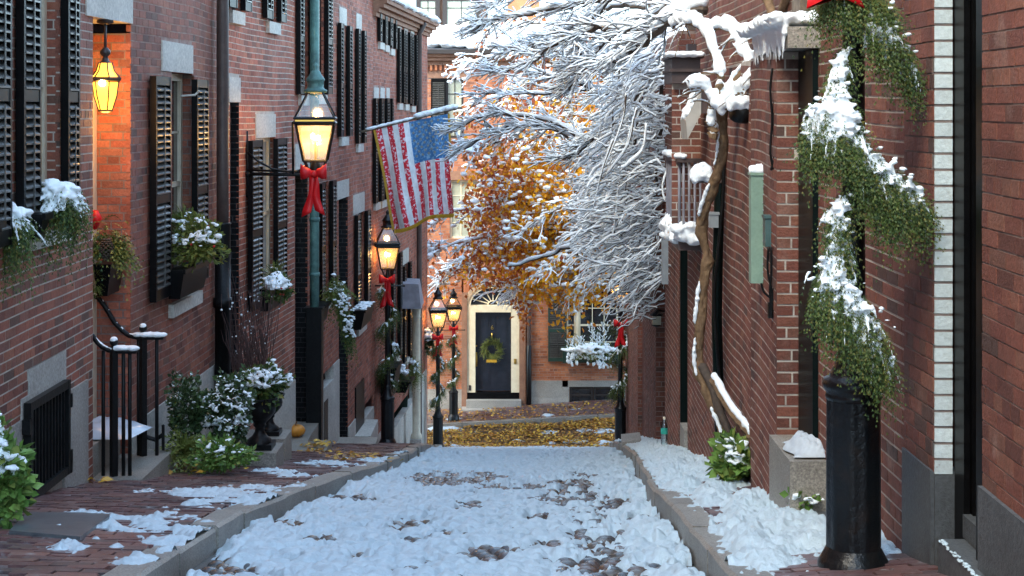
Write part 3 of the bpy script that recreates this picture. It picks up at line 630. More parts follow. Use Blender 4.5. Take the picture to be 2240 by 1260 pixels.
for i in range(11):
    u = gr[0]+.09+(gr[1]-gr[0]-.18)*i/10; m2 = MB(); WA.box(m2, u-.009, u+.009, .03, .05, grz0+.061, grz1-.061); obj('bar', m2, 'iron_black', g)
m2 = MB(); WA.box(m2, gr[0]+.05, gr[1]-.05, -.16, -.15, grz0, grz1)
for k in range(26): z = grz0+.08+(grz1-grz0-.16)*k/25; WA.box(m2, gr[0]+.05, gr[1]-.05, .01, .016, z-.004, z+.004)
obj('mesh', m2, 'iron_black', g, kind='stuff')
for z in (grz0+.12, (grz0+grz1)/2-.3, grz1-.16):
    m2 = MB(); WA.box(m2, gr[1]+.003, gr[1]+.04, .02, .075, z-.05, z+.05); WA.box(m2, gr[0]-.04, gr[0]-.003, .02, .075, z-.05, z+.05); obj('hinge', m2, 'iron_black', g)
# ---------------------------------------------------------------- doorway between A and B, belongs to B
hB = thing('brick_house', 'plum brick house with the lamplit entrance recess, behind the iron stair rails', 'house', (-3.3, 15, 4.6))
RV = Wall(-4.4, 13.45, -3.345, 13.45)          # far jamb of the entrance, faces the camera
bricks(RV, hB, [], 0, RV.L, 5.0, CZ+.66, 'brick_red', 'mortar_dark', 0, wave=.003)
mb = MB(); mb.cube(-4.6, -3.66, 12.49, 13.40, CZ+.72, CZ+.78); mb.cube(-4.65, -4.45, 12.49, 13.44, 4.9, CZ+.72); obj('entrance_lining', mb, 'cream', hB)
mb = MB(); mb.cube(-3.74, -3.63, 13.33, 13.44, 5.35, CZ+.3); obj('door_casing', mb, 'cream', hB)
LAB = Wall(-3.405, 12.3, -3.335, 13.7); la = LAB.uz(190, 36); lb = LAB.uz(291, 53)
part(hB, 'lintel', LAB, LAB.u(190, .02), LAB.u(291, .02), -.35, .02, CZ+.745, CZ+1.25, 'granite_pale')
wnB = (WB.u(376), WB.u(425), WB.z(364, 668), WB.z(376, 158)); liB = (WB.u(352), WB.u(420), WB.z(376, 158), WB.z(352, 88))
baB = (-.2, WB.L+.1, 3.9, CZ-2.735)
bricks(WB, hB, [wnB, liB, baB], 0, WB.L, 4.05, BT, 'brick_plum', 'mortar_red', 300, wave=.008)
part(hB, 'wall', LAB, LAB.u(190, .02)+.05, LAB.u(291, .02), -.35, -.0, CZ+1.252, BT, 'brick_plum')
core(hB, WB, .0, WB.L, -.5, TOP, 6); part(hB, 'wall', Wall(-4.62, 12.2, -4.62, 13.5), 0, 1.3, -2, 0, -.5, TOP, 'brick_plum')
reveal(hB, WB, wnB, .22, 'brick_plum', 'mortar_dark'); window(hB, WB, wnB, .15, 'cream', 'pane_dark', 2, 4, .07)
part(hB, 'lintel', WB, liB[0]+.004, liB[1]-.004, -.14, .014, liB[2]+.004, liB[3], 'granite_pale'); part(hB, 'sill', WB, wnB[0]-.14, wnB[1]+.16, -.1, .05, wnB[2]-.13, wnB[2]-.004, 'granite_pale')
for a, b in ((342, 375), (432, 457)): shutter(hB, WB, WB.u(a, .085), WB.u(b, .085), WB.z(342, 662, .085), WB.z(342, 166, .085), wb=.025, wf=.085)
u = .0
while u < WB.L-.05: l = min(random.uniform(.8, 1.3), WB.L-u); part(hB, 'granite_base', WB, u+.002, u+l-.002, -.12, .015, 3.9, baB[3]-.002, 'granite_pale'); u += l
mb = MB(); q = WB.at(WB.u(400), -.02, WB.z(400, 210)); mb.tube([q, q+np.array([.14, 0, .01]), q+np.array([.18, 0, .05])], .012, 6); obj('shutter_hook', mb, 'granite_pale', hB)
def down(par, wall, px, y0, y1, dia, m, w=.09): q0 = wall.at(wall.u(px, w), w, 0); pipe(par, 'downspout', [(q0[0], q0[1], a) for a in np.linspace(y1, y0, 6)], dia/2, m)
dp = WB.at(WB.u(487, .1), .1, 0)
pipe(hB, 'downspout', [(dp[0], dp[1], z) for z in np.linspace(CZ-(488-HY)*dp[1]/F, BT, 8)], .066, 'pipe_brown')
mb = MB(); zt = CZ-(488-HY)*dp[1]/F; zg = 4.3; mb.lathe((dp[0], dp[1], 0), [(.085, zg), (.085, zt-.9), (.10, zt-.9), (.10, zt-.8), (.085, zt-.8), (.085, zt-.02), (.095, zt), (.05, zt+.01)], 16); obj('downspout_boot', mb, 'iron_black', hB, True)
# ---------------------------------------------------------------- house C
hC = thing('brick_house', 'red brick house with pale mortar courses behind the wall bracket lamp', 'house', (-3.1, 19, 4))
dC = (WC.u(503), WC.u(523), 3.9, WC.z(503, 224)); lC = (WC.u(499), WC.u(524), WC.z(503, 224), WC.z(499, 168)); wC = (WC.u(576), WC.u(601), WC.z(576, 640), WC.z(576, 302)); liC = (WC.u(558), WC.u(601), wC[3], WC.z(558, 250)); baC = (WC.u(598), WC.L+.1, 3.2, WC.z(638, 835))
u1C = (WC.u(506), WC.u(522), WC.z(506, 22), BT+.5); u2C = (WC.u(586), WC.u(602), WC.z(586, 46), BT+.5)
bricks(WC, hC, [dC, lC, wC, liC, baC, u1C, u2C], 0, WC.L, 3.35, BT, 'brick_red', 'mortar_light', 300, wave=.005)
core(hC, WC, 0, WC.L, -.5, TOP, 6)
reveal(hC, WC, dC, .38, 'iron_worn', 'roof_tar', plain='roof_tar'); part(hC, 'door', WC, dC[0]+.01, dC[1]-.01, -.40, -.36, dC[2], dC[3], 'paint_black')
part(hC, 'lintel', WC, lC[0], lC[1], -.12, .014, lC[2]+.004, lC[3], 'granite_pale')
reveal(hC, WC, wC, .2, 'brick_red', 'mortar_light'); window(hC, WC, wC, .09, 'cream', 'pane_curtain', 1, 2, .05)
part(hC, 'lintel', WC, liC[0], liC[1], -.12, .014, liC[2]+.004, liC[3], 'granite_pale'); part(hC, 'sill', WC, wC[0]-.1, wC[1]+.1, -.1, .05, wC[2]-.11, wC[2]-.004, 'granite_pale')
for a, b in ((553, 576), (608, 629)): shutter(hC, WC, WC.u(a, .085), WC.u(b, .085), WC.z(553, 682, .085), WC.z(553, 308, .085), wb=.025, wf=.085)
for h_, (a, b), s in ((u1C, (500, 505), None), (u2C, (579, 584), (604, 613))):
    reveal(hC, WC, h_, .2, None, None, plain='brick_red'); window(hC, WC, h_, .12, 'cream', 'pane_dark', 1, 3, .05); part(hC, 'sill', WC, h_[0]-.12, h_[1]+.12, -.1, .05, h_[2]-.15, h_[2]-.004, 'granite_pale')
    for aa, bb in ((h_[0]-.36, h_[0]-.02), (h_[1]+.02, h_[1]+.34)): shutter(hC, WC, aa, bb, h_[2]+.02, BT+.3, False)
part(hC, 'granite_base', WC, baC[0], WC.L-.002, -.12, .018, 3.0, baC[3]-.002, 'granite_pale')
# ---------------------------------------------------------------- house D with the dark entrance and green downspout
hD = thing('brick_house', 'red brick house with the green copper downspout and tall upper shutters', 'house', (-2.8, 24.5, 3))
d1 = (.04, WD.u(673), 2.9, WD.z(648, 372)); l1 = (.0, WD.u(676), d1[3], WD.z(640, 316)); d2 = (WD.u(741), WD.u(761), 1.9, WD.z(741, 437)); l2 = (WD.u(736), WD.u(762), d2[3], WD.z(736, 398))
wD1 = (WD.u(702), WD.u(717), WD.z(702, 662), WD.z(702, 400)); wD2 = (WD.u(781), WD.u(795), WD.z(781, 716), WD.z(781, 468)); l3 = (WD.u(772), WD.u(796), wD2[3], WD.z(772, 428))
bD1 = (WD.u(776), WD.u(794), 1.8, WD.z(776, 848)); bD0 = (WD.u(706), WD.u(714), 2.0, WD.z(706, 880))
up = []
for a, b, yt, yb in ((655, 672, -60, 208), (688, 707, -60, 206), (743, 755, 52, 300), (780, 788, 64, 315)): up.append((WD.u(a), WD.u(b), WD.z(a, yb), min(WD.z(a, yt), BT+.6)))
bs = [(WD.u(700), WD.u(741)-.02, 1.7, WD.z(735, 790)), (WD.u(761)+.02, WD.L, 1.7, WD.z(812, 868))]
lu = [(h[0]-.08, h[1]+.1, h[3], h[3]+.27) for h in up[2:]]
bricks(WD, hD, [d1, l1, d2, l2, wD1, wD2, l3, bD1, bD0, *up, *bs, *lu], 0, WD.L, 1.95, BT, 'brick_red', 'mortar_red', 0, wave=.006)
core(hD, WD, 0, WD.L, -.5, TOP, 6)
for d_, mk in ((d1, 'iron_worn'), (d2, 'iron_worn')):
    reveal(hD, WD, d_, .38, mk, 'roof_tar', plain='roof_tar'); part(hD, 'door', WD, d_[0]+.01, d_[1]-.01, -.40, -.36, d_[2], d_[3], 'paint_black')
for h_ in (l1, l2, l3, *lu): part(hD, 'lintel', WD, h_[0], h_[1], -.12, .014, h_[2]+.004, h_[3], 'granite_pale')
for h_ in (wD1, wD2, *up):
    reveal(hD, WD, h_, .2, None, None, plain='brick_red'); window(hD, WD, h_, .12, 'cream', 'pane_dark', 1, 4, .05); part(hD, 'sill', WD, h_[0]-.1, h_[1]+.1, -.1, .05, h_[2]-.14, h_[2]-.004, 'granite_pale')
    L_ = (h_[1]-h_[0])*.5
    for aa, bb in ((h_[0]-L_-.03, h_[0]-.02), (h_[1]+.02, h_[1]+L_+.06)): shutter(hD, WD, aa, bb, h_[2]+.01, min(h_[3], BT+.3), False)
for h_ in bs:
    u = h_[0]
    while u < h_[1]-.1:
        l = min(random.uniform(.7, 1.2), h_[1]-u); part(hD, 'granite_base', WD, u+.003, u+l-.003, -.12, .016+random.uniform(0, .006), 1.6, h_[3]-random.choice([.004, .004, .22]), 'granite_pale'); u += l
for h_ in (bD1, bD0): part(hD, 'cellar_window', WD, h_[0], h_[1], -.05, .026, h_[2], h_[3], 'iron_black')
q = WD.at(WD.u(688, .12), .12, 0); zb = CZ-(671-HY)*q[1]/F
pipe(hD, 'downspout', [(q[0], q[1], z) for z in np.linspace(zb-.05, BT, 8)], .065, 'copper_green')
for yy in (180, 480, 600): mb = MB(); z = CZ-(yy-HY)*q[1]/F; mb.lathe((q[0], q[1], z), [(.065, -.03), (.075, -.025), (.075, .025), (.065, .03)], 16); obj('pipe_collar', mb, 'copper_green', hD, True)
mb = MB(); zg = CZ-(1010-HY)*q[1]/F
mb.cube(q[0]-.11, q[0]+.11, q[1]-.10, q[1]+.12, zg, zb-.03); mb.cube(q[0]-.13, q[0]+.13, q[1]-.12, q[1]+.14, zb-.029, zb); obj('downspout_boot', mb, 'iron_black', hD)
# ---------------------------------------------------------------- house E, last on the left
hE = thing('brick_house', 'narrow brick house at the far end of the left row with snow on its eave', 'house', (-2.4, 32.5, 1.5))
EV = CZ+1.93
up = []
for a, b, yt, yb in ((828, 835, -30, 92), (840, 846, -20, 98), (852, 858, -12, 106), (818, 826, 215, 445), (832, 839, 215, 440), (845, 850, 215, 436), (870, 876, 62, 226), (884, 890, 68, 228), (898, 904, 74, 232)):
    up.append((WE.u(a), WE.u(b), WE.z(a, yb), min(WE.z(a, yt), EV-.15)))
dE = (WE.u(893), WE.u(905), .3, WE.z(893, 690)); wE1 = (WE.u(858), WE.u(868), WE.z(858, 790), WE.z(858, 560)); wE2 = (WE.u(882), WE.u(890), WE.z(882, 790), WE.z(882, 580)); lE = (WE.u(880), WE.u(893), wE2[3], wE2[3]+.3); bE = (0, WE.L-.3, .1, WE.z(860, 905))
lu = [(h[0]-.06, h[1]+.08, h[3], h[3]+.2) for h in up[3:]]
bricks(WE, hE, [*up, *lu, dE, wE1, wE2, lE, bE], 0, WE.L, .1, EV, 'brick_red', 'mortar_red', 0, wave=.006)
core(hE, WE, 0, WE.L-.02, -.5, EV-.1, 5)
EF = Wall(-7, 36.62, -2.1, 36.62)
part(hE, 'wall', Wall(-2.12, 36.61, -7, 36.61), 0, 4.9, -.2, .0, -.5, EV-.1, 'brick_red')
for h_ in (wE1, wE2, *up):
    reveal(hE, WE, h_, .2, None, None, plain='brick_red'); window(hE, WE, h_, .12, 'cream', 'pane_dark', 1, 4, .05); part(hE, 'sill', WE, h_[0]-.08, h_[1]+.08, -.1, .05, h_[2]-.13, h_[2]-.004, 'granite_pale')
    L_ = min(.34, (h_[1]-h_[0])*.5)
    for aa, bb in ((h_[0]-L_-.02, h_[0]-.02), (h_[1]+.02, h_[1]+L_)): shutter(hE, WE, aa, bb, h_[2]+.01, h_[3], False)
for h_ in (*lu, lE): part(hE, 'lintel', WE, h_[0], h_[1], -.12, .014, h_[2]+.004, h_[3], 'granite_pale')
reveal(hE, WE, dE, .3, None, None, plain='paint_green'); part(hE, 'door', WE, dE[0]+.01, dE[1]-.01, -.30, -.26, dE[2], dE[3], 'paint_green')
u = 0
while u < bE[1]-.2: l = random.uniform(.5, 1.1); part(hE, 'granite_base', WE, u+.003, min(u+l, bE[1])-.003, -.12, .016, .0, bE[3]-random.choice([.004, .3]), 'granite_pale'); u += l
# door surround: cream column under a slate hood
cu = WE.u(911, .25); q = WE.at(cu, .25, 0); zc0 = CZ-(958-HY)*q[1]/F; zc1 = CZ-(664-HY)*q[1]/F
mb = MB(); h = zc1-zc0; mb.lathe((q[0], q[1], zc0), [(.115, 0), (.115, .06), (.10, .09), (.085, .11), (.085, h*.34), (.095, h*.35), (.085, h*.36), (.082, h-.30), (.095, h-.28), (.085, h-.26), (.09, h-.12), (.12, h-.08), (.12, h)], 16); obj('porch_column', mb, 'cream', hE, True)
mb = MB(); mb.cube(q[0]-.13, q[0]+.11, q[1]-.14, q[1]+.14, zc0-.5, zc0-.005); obj('porch_plinth', mb, 'granite_pale', hE)
mb = MB(); a = .15; z = zc1+.005
mb.add([(q[0]-.35, q[1]-.9, z), (q[0]+a, q[1]-.9, z), (q[0]+a, q[1]+a, z), (q[0]-.35, q[1]+a, z), (q[0]-.35, q[1]-.9, z+.52), (q[0]+.10, q[1]-.9, z+.50), (q[0]+.06, q[1]+a, z+.50), (q[0]-.35, q[1]+a, z+.52)], [(0, 3, 2, 1), (4, 5, 6, 7), (0, 1, 5, 4), (1, 2, 6, 5), (2, 3, 7, 6), (3, 0, 4, 7)]); obj('porch_hood', mb, 'lead', hE)
q = WE.at(WE.u(917, .09), .09, 0); pipe(hE, 'downspout', [(q[0], q[1], z) for z in np.linspace(.6, EV-.25, 8)]+[(q[0]+.12, q[1]-.02, EV-.02)], .06, 'pipe_brown')
mb = MB()
for k, (w0, w1, za, zb2) in enumerate(((-.1, .06, -.22, -.14), (-.1, .11, -.138, -.06), (-.1, .20, -.058, .02), (-.1, .26, .022, .10))): WE.box(mb, -.02, WE.L+.1+.02*k, w0, w1, EV+za, EV+zb2)
obj('eave', mb, 'brownstone', hE); mb = MB(); mb.box([WE.at(-.1, .28, EV+.102), WE.at(WE.L+.22, .28, EV+.102), WE.at(WE.L+.22, -3, EV+1.2), WE.at(-.1, -3, EV+1.2), WE.at(-.1, .29, EV+.13), WE.at(WE.L+.22, .29, EV+.13), WE.at(WE.L+.22, -3, EV+1.24), WE.at(-.1, -3, EV+1.24)]); obj('roof', mb, 'slate', hE)
mb = MB()
for i in range(520):
    u = random.uniform(-.1, WE.L+.22); s = random.random(); q = WE.at(u, .30-s*2.2, EV+.13+s*.75); mb.blob(q, random.uniform(.07, .16), (1, 1, .7))
obj('snow', mb, 'snow_fluff', hE, True, 'stuff')
# ---------------------------------------------------------------- house F facing up the street
DF = 42.5; WF = Wall(-9, DF, 11, DF)
hF = thing('brick_house', 'orange brick house facing up the street with the wreathed black front door', 'house', (.5, DF, .2))
def fr(xa, ya, xb, yb): return pxr(WF, xa, ya, xb, yb)
door = fr(1022, 668, 1136, 872); fan = fr(1020, 628, 1136, 668); wn = fr(1240, 634, 1372, 790); sw = fr(943, 172, 976, 300); w1 = fr(975, 170, 1014, 302); l1 = fr(936, 156, 1020, 171); w2 = fr(984, 394, 1052, 522); l2 = fr(978, 374, 1056, 394); l3 = fr(1234, 608, 1378, 634); w3 = fr(1200, 400, 1268, 522); l3b = fr(1194, 380, 1274, 400); cel = fr(1246, 846, 1350, 884); bsR = fr(1162, 832, 1700, 905); bsL = fr(800, 852, 1020, 920); belt = fr(600, 300, 1900, 312)
w4 = fr(1200, 170, 1262, 302); pil = (door[0]-.15, door[1]+.17, door[2]-.3, fan[3]+.22)
TF = CZ-(133-HY)*DF/F
bricks(WF, hF, [pil, wn, w1, l1, w2, l2, l3, w3, l3b, w4, cel, bsR, bsL], 5.6, 15.2, .0, TF, 'brick_far', 'mortar_red', 300, wave=.002)
part(hF, 'wall', WF, -4, 22, -8, -.42, -.5, TF-.02, 'brick_far'); part(hF, 'wall', WF, -4, 5.58, -.4, 0, -.5, TF-.02, 'brick_far', 'plain brick wall beyond the view'); part(hF, 'wall', WF, 15.22, 22, -.4, 0, -.5, TF-.02, 'brick_far')
for h_ in (l1, l2, l3, l3b): part(hF, 'lintel', WF, h_[0], h_[1], -.12, .02, h_[2]+.003, h_[3], 'brownstone' if h_ is not l3 else 'sandstone')
for h_, c_, r_, fm, pm in ((w1, 2, 4, 'bronze', 'pane_green'), (w2, 3, 4, 'cream_far', 'pane_green'), (w3, 3, 4, 'cream_far', 'pane_green'), (w4, 2, 4, 'bronze', 'pane_green')):
    reveal(hF, WF, h_, .2, None, None, plain='brick_far'); window(hF, WF, h_, .1, fm, pm, c_, r_, .06); part(hF, 'sill', WF, h_[0]-.05, h_[1]+.05, -.1, .05, h_[2]-.1, h_[2]-.003, 'brownstone')
shutter(hF, WF, sw[0], sw[1]-.01, sw[2], sw[3], False); shutter(hF, WF, *fr(1199, 640, 1239, 790), False).data.materials[0] = MATS['paint_green']
reveal(hF, WF, wn, .2, None, None, plain='brick_far')
a, b, c, d = wn; m1, m2 = WF.u(1259), WF.u(1266)
window(hF, WF, (a, m1, c, d), .09, 'cream_far', 'pane_dark', 1, 4, .04); window(hF, WF, (m2, b-.25, c, d), .09, 'cream_far', 'pane_dark', 3, 4, .05); part(hF, 'mullion', WF, m1+.002, m2-.002, -.12, -.03, c, d, 'cream_far')
for h_ in (bsR, bsL):
    u = h_[0]
    while u < h_[1]-.1:
        l = min(random.uniform(1, 1.6), h_[1]-u)
        for za, zb2 in ((h_[2]-.2, (h_[2]+h_[3])/2), ((h_[2]+h_[3])/2+.004, h_[3])):
            if not (u < cel[1] and u+l > cel[0]): part(hF, 'granite_base', WF, u+.003, u+l-.003, -.2, .03, za, zb2-.003, 'granite')
        u += l
part(hF, 'granite_base', WF, cel[0]-.2, cel[1]+.2, -.2, .03, cel[3]+.003, bsR[3]-.003, 'granite'); part(hF, 'granite_base', WF, cel[0]-.2, cel[0]-.01, -.2, .028, cel[2]-.3, cel[3], 'granite'); part(hF, 'granite_base', WF, cel[0], cel[1]+.2, -.2, .027, cel[2]-.3, cel[2]-.003, 'granite')
part(hF, 'granite_base', WF, bsR[0]+.01, cel[0]-.012, -.2, .022, cel[2]-.3, bsR[3]-.006, 'granite'); part(hF, 'granite_base', WF, cel[1]+.21, bsR[1]-.01, -.2, .022, cel[2]-.3, bsR[3]-.006, 'granite')
for k in range(2):
    uu = cel[0]+(cel[1]-cel[0])*k/2; wq = window(hF, WF, (uu+.01, uu+(cel[1]-cel[0])/2-.01, cel[2], cel[3]), .06, 'bronze', 'pane_dark', 1, 1, .05)
# doorway
dr = fr(1040, 683, 1118, 857); part(hF, 'pilaster', WF, pil[0], door[0]-.004, -.1, .07, pil[2], fan[2]+.35, 'brownstone'); part(hF, 'pilaster', WF, door[1]+.004, pil[1], -.1, .07, pil[2], fan[2]+.35, 'brownstone')
part(hF, 'door_casing', WF, door[0], dr[0]-.002, -.2, .02, door[2]+.17, door[3], 'cream_far'); part(hF, 'door_casing', WF, dr[1]+.002, door[1], -.2, .02, door[2]+.17, door[3], 'cream_far'); part(hF, 'door_casing', WF, dr[0], dr[1], -.2, .035, dr[3]+.003, door[3], 'cream_far')
part(hF, 'threshold', WF, door[0], door[1], -.2, .04, door[2], door[2]+.165, 'paint_black')
do = part(hF, 'door', WF, dr[0]+.003, dr[1]-.003, -.18, -.12, dr[2], dr[3], 'paint_navy')
for xa, ya, xb, yb in ((1047, 690, 1072, 775), (1082, 690, 1110, 775), (1048, 783, 1110, 802), (1046, 812, 1072, 840), (1082, 812, 1112, 840)):
    h_ = fr(xa, ya, xb, yb); m3 = MB(); t = .022
    for q in ((h_[0], h_[0]+t, h_[2], h_[3]), (h_[1]-t, h_[1], h_[2], h_[3]), (h_[0]+t, h_[1]-t, h_[2], h_[2]+t), (h_[0]+t, h_[1]-t, h_[3]-t, h_[3])): WF.box(m3, q[0], q[1], -.119, -.1, q[2], q[3])
    WF.box(m3, h_[0]+.05, h_[1]-.05, -.119, -.108, h_[2]+.05, h_[3]-.05); obj('door_panel', m3, 'paint_navy', do)
m3 = MB(); WF.box(m3, WF.u(1040), WF.u(1044), -.119, -.09, WF.z(1040, 803), WF.z(1040, 772)); q = WF.at(WF.u(1042), -.06, WF.z(1042, 785)); m3.tube([q+np.array([0, .03, .13]), q+np.array([0, 0, .08]), q+np.array([0, 0, -.1]), q+np.array([0, .03, -.16])], .014, 8); obj('handle', m3, 'brass', do, True)
m3 = MB(); m3.blob(WF.at(WF.u(1041.5), -.11, WF.z(1041, 758)), .025, (1, .5, 1), rough=0); obj('lock', m3, 'brass', do, True)
m3 = MB(); q = WF.at(WF.u(1076), -.105, WF.z(1076, 735)); m3.tube([q+np.array([0, .0, .06]), q+np.array([0, -.03, 0]), q+np.array([0, 0, -.07])], [.03, .018, .026], 8); obj('knocker', m3, 'brass', do, True)
fc = bpy.data.curves.new('door_number', 'FONT'); fc.body = '6'; fc.size = .17; fc.extrude = .006; fc.align_x = 'CENTER'; fc.align_y = 'CENTER'; fc.materials.append(MATS['brass'])
ft = bpy.data.objects.new('t', fc); C.objects.link(ft); bpy.context.view_layer.update(); fme = bpy.data.meshes.new_from_object(ft.evaluated_get(bpy.context.evaluated_depsgraph_get())); bpy.data.objects.remove(ft)
fo = bpy.data.objects.new('door_number', fme); C.objects.link(fo); fo.parent = do; fo.location = [float(t) for t in WF.at(WF.u(1076.5), -.108, WF.z(1076, 718))-wl(hF)]; fo.rotation_euler = (PI/2, 0, 0)
m3 = MB(); q = WF.at(WF.u(1127), .025, WF.z(1127, 790)); m3.cube(q[0]-.035, q[0]+.035, q[1]-.01, q[1]+.01, q[2]-.07, q[2]+.07); m3.blob(q+np.array([0, -.015, .0]), .03, rough=0); obj('doorbell', m3, 'brass', hF)
m3 = MB(); q = WF.at(WF.u(1028), .025, WF.z(1028, 848)); m3.cube(q[0]-.03, q[0]+.03, q[1]-.01, q[1]+.01, q[2]-.07, q[2]+.07); obj('vent', m3, 'bronze', hF)
# fanlight
cx = (WF.u(1024)+WF.u(1133))/2; rx = (door[1]-door[0])/2-.10; rz = .48; m3 = MB(); pts = [WF.at(cx+rx*math.cos(t), -.16, fan[2]+rz*math.sin(t)) for t in np.linspace(0, PI, 21)]
m3.add([WF.at(cx, -.16, fan[2])]+pts, None, [(0, i+1, i+2) for i in range(20)]); fl = obj('fanlight', m3, 'pane_dark', hF)
m3 = MB()
for t in np.linspace(PI*.11, PI*.89, 7): m3.tube([WF.at(cx+.14*math.cos(t), -.13, fan[2]+.11*math.sin(t)), WF.at(cx+rx*math.cos(t), -.13, fan[2]+rz*math.sin(t))], .016, 6)
m3.tube([WF.at(cx+.14*math.cos(t), -.13, fan[2]+.11*math.sin(t)) for t in np.linspace(0, PI, 11)], .018, 6); obj('glazing_bars', m3, 'cream_far', fl)
m3 = MB(); n = 24
for k, (ra, rb, w0, w1, mm) in enumerate(((1.0, 1.12, -.2, .02, 0), (1.122, 1.32, -.2, .05, 1))):
    V = []
    for t in np.linspace(0, PI, n+1):
        for rr, ww in ((ra, w0), (ra, w1), (rb, w1), (rb, w0)): V.append(WF.at(cx+rx*rr*math.cos(t), ww, fan[2]+(rz+(rr-1)*rx)*math.sin(t)))
    m3.add(V, [(i*4+j, i*4+(j+1) % 4, i*4+4+(j+1) % 4, i*4+4+j) for i in range(n) for j in range(4)], m=mm)
obj('arch', m3, ['cream_far', 'sandstone'], hF)
m3 = MB(); WF.box(m3, pil[0], pil[1], -.25, -.2, pil[2], pil[3]); 
for t0 in range(20):
    t = PI*t0/20; t2 = PI*(t0+1)/20; f_ = lambda t, z: WF.at(cx+rx*1.32*math.cos(t), -.02, z); e = lambda t: fan[2]+(rz+.32*rx)*math.sin(t)
    m3.add([f_(t, e(t)), f_(t2, e(t2)), f_(t2, max(pil[3], e(t2))+.0), f_(t, max(pil[3], e(t))+.0)], [(0, 1, 2, 3)])
obj('wall', m3, 'brick_far', hF)
for k, (dx, y0, z0_) in enumerate(((.0, .30, 0), (.12, .55, -.18))): part(hF, 'step', WF, door[0]-.02-dx, door[1]+.05+dx, -.0, y0, door[2]-.2-.18*k-.1, door[2]-.004-.20*k, 'granite')
q = WF.at(WF.u(1157), .09, 0); pipe(hF, 'downspout', [(q[0], q[1], z) for z in np.linspace(.3, TF-.1, 6)], .052, 'pipe_brown'); pipe(hF, 'downspout_boot', [(q[0], q[1]-.01, z) for z in (.15, .9, WF.z(1157, 755))], .07, 'iron_worn')
m3 = MB()
for k, (w1_, za, zb2) in enumerate(((.06, -.12, 0), (.20, .002, .10), (.30, .102, .18))): WF.box(m3, 2, 18, -.1, w1_, TF+za, TF+zb2)
obj('cornice', m3, 'brownstone', hF); m3 = MB()
for k in range(90): u = 5.6+k*.13; WF.box(m3, u, u+.06, .05, .11, TF-.26, TF-.13)
obj('dentils', m3, 'brick_far', hF, kind='stuff')
m3 = MB(); WF.box(m3, 2, 18, .12, .42, TF+.182, TF+.30); obj('gutter', m3, 'bronze', hF)
m3 = MB(); m3.box([WF.at(2, .3, TF+.3), WF.at(18, .3, TF+.3), WF.at(18, -6, TF+1.3), WF.at(2, -6, TF+1.3), WF.at(2, .3, TF+.32), WF.at(18, .3, TF+.32), WF.at(18, -6, TF+1.36), WF.at(2, -6, TF+1.36)]); obj('roof', m3, 'slate', hF)
# dormer storey with bronze windows, snow on the slope under it
DM = Wall(-9, DF+1.6, 11, DF+1.6); dz0 = CZ-(62-HY)*(DF+1.6)/F; part(hF, 'dormer', DM, DM.u(915), DM.u(1062), -4, -.1, dz0-.8, dz0+2.2, 'brownstone')
for a_, b_ in ((910, 962), (968, 1050)): window(hF, DM, (DM.u(a_), DM.u(b_), dz0, dz0+1.6), .0, 'bronze', 'pane_green', 2, 3, .13)
part(hF, 'dormer_sill', DM, DM.u(905), DM.u(1062), -.1, .12, dz0-.22, dz0-.01, 'brownstone'); part(hF, 'chimney', DM, DM.u(1110), DM.u(1180), -2, .2, dz0-.8, dz0+2.5, 'brick_far')
m3 = MB()
for i in range(900):
    u = random.uniform(5.5, 16); s = random.random(); m3.blob(WF.at(u, .3-s*2.6, TF+.38+s*.75+random.uniform(-.05, .1)), random.uniform(.12, .26), (1, 1, .6))
for i in range(160): m3.blob(DM.at(random.uniform(6.3, 11), random.uniform(-.1, .18), dz0-.02+random.uniform(-.02, .04)), random.uniform(.05, .1), (1.2, 1, .6))
obj('snow', m3, 'snow_fluff', hF, True, 'stuff')
wb = MB(); WF.box(wb, wn[0]-.12, wn[1]-.2, .02, .30, WF.z(1240, 790), WF.z(1240, 760)); WF.box(wb, wn[0]-.15, wn[1]-.17, .0, .33, WF.z(1240, 762), WF.z(1240, 757)); single('window_box', wb, 'paint_green', 'long dark green window box under the far lattice window beside the black door', 'window box')
# ---------------------------------------------------------------- right-hand buildings
def rz(D): return CZ-hd(D)
r1 = thing('brick_house', 'smooth red brick house at the near right edge on a dark granite base', 'house', (2, 5.5, 6.2))
W1 = Wall(1.85, 6.17, 1.85, 4.2); b1 = (-.01, W1.L, 5.8, W1.z(2152, 1062))
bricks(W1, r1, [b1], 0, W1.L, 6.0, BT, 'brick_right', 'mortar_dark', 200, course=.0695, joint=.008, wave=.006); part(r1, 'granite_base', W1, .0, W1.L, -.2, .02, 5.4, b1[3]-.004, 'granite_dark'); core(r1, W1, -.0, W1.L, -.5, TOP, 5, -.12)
mb = MB(); mb.cube(1.862, 3, 6.175, 6.30, 6.35, TOP); o = obj('door_jamb', mb, 'paint_black', r1)
W2 = Wall(1.785, 9.32, 1.83, 6.78)
r2 = thing('brick_house', 'brick house behind the big wreathed lamp post, with a white painted doorway edge', 'house', (2, 8, 6))
usp = W2.u(1984); b2 = (usp, W2.L+.1, 5.6, W2.z(1986, 978))
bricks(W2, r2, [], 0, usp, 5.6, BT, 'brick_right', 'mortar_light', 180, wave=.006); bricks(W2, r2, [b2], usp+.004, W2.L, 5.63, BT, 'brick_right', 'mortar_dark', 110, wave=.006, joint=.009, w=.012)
part(r2, 'granite_base', W2, usp+.003, W2.L-.002, -.1, .025, 5.4, b2[3]-.004, 'granite_dark'); core(r2, W2, 0, W2.L-.05, -.5, TOP, 5, -.12)
J2 = Wall(1.822, 6.775, 1.90, 6.775); bricks(J2, r2, [], 0, J2.L, W2.z(2052, 1040), BT, 'white_brick', 'mortar_dark', 40, wave=.005, seg=.4)
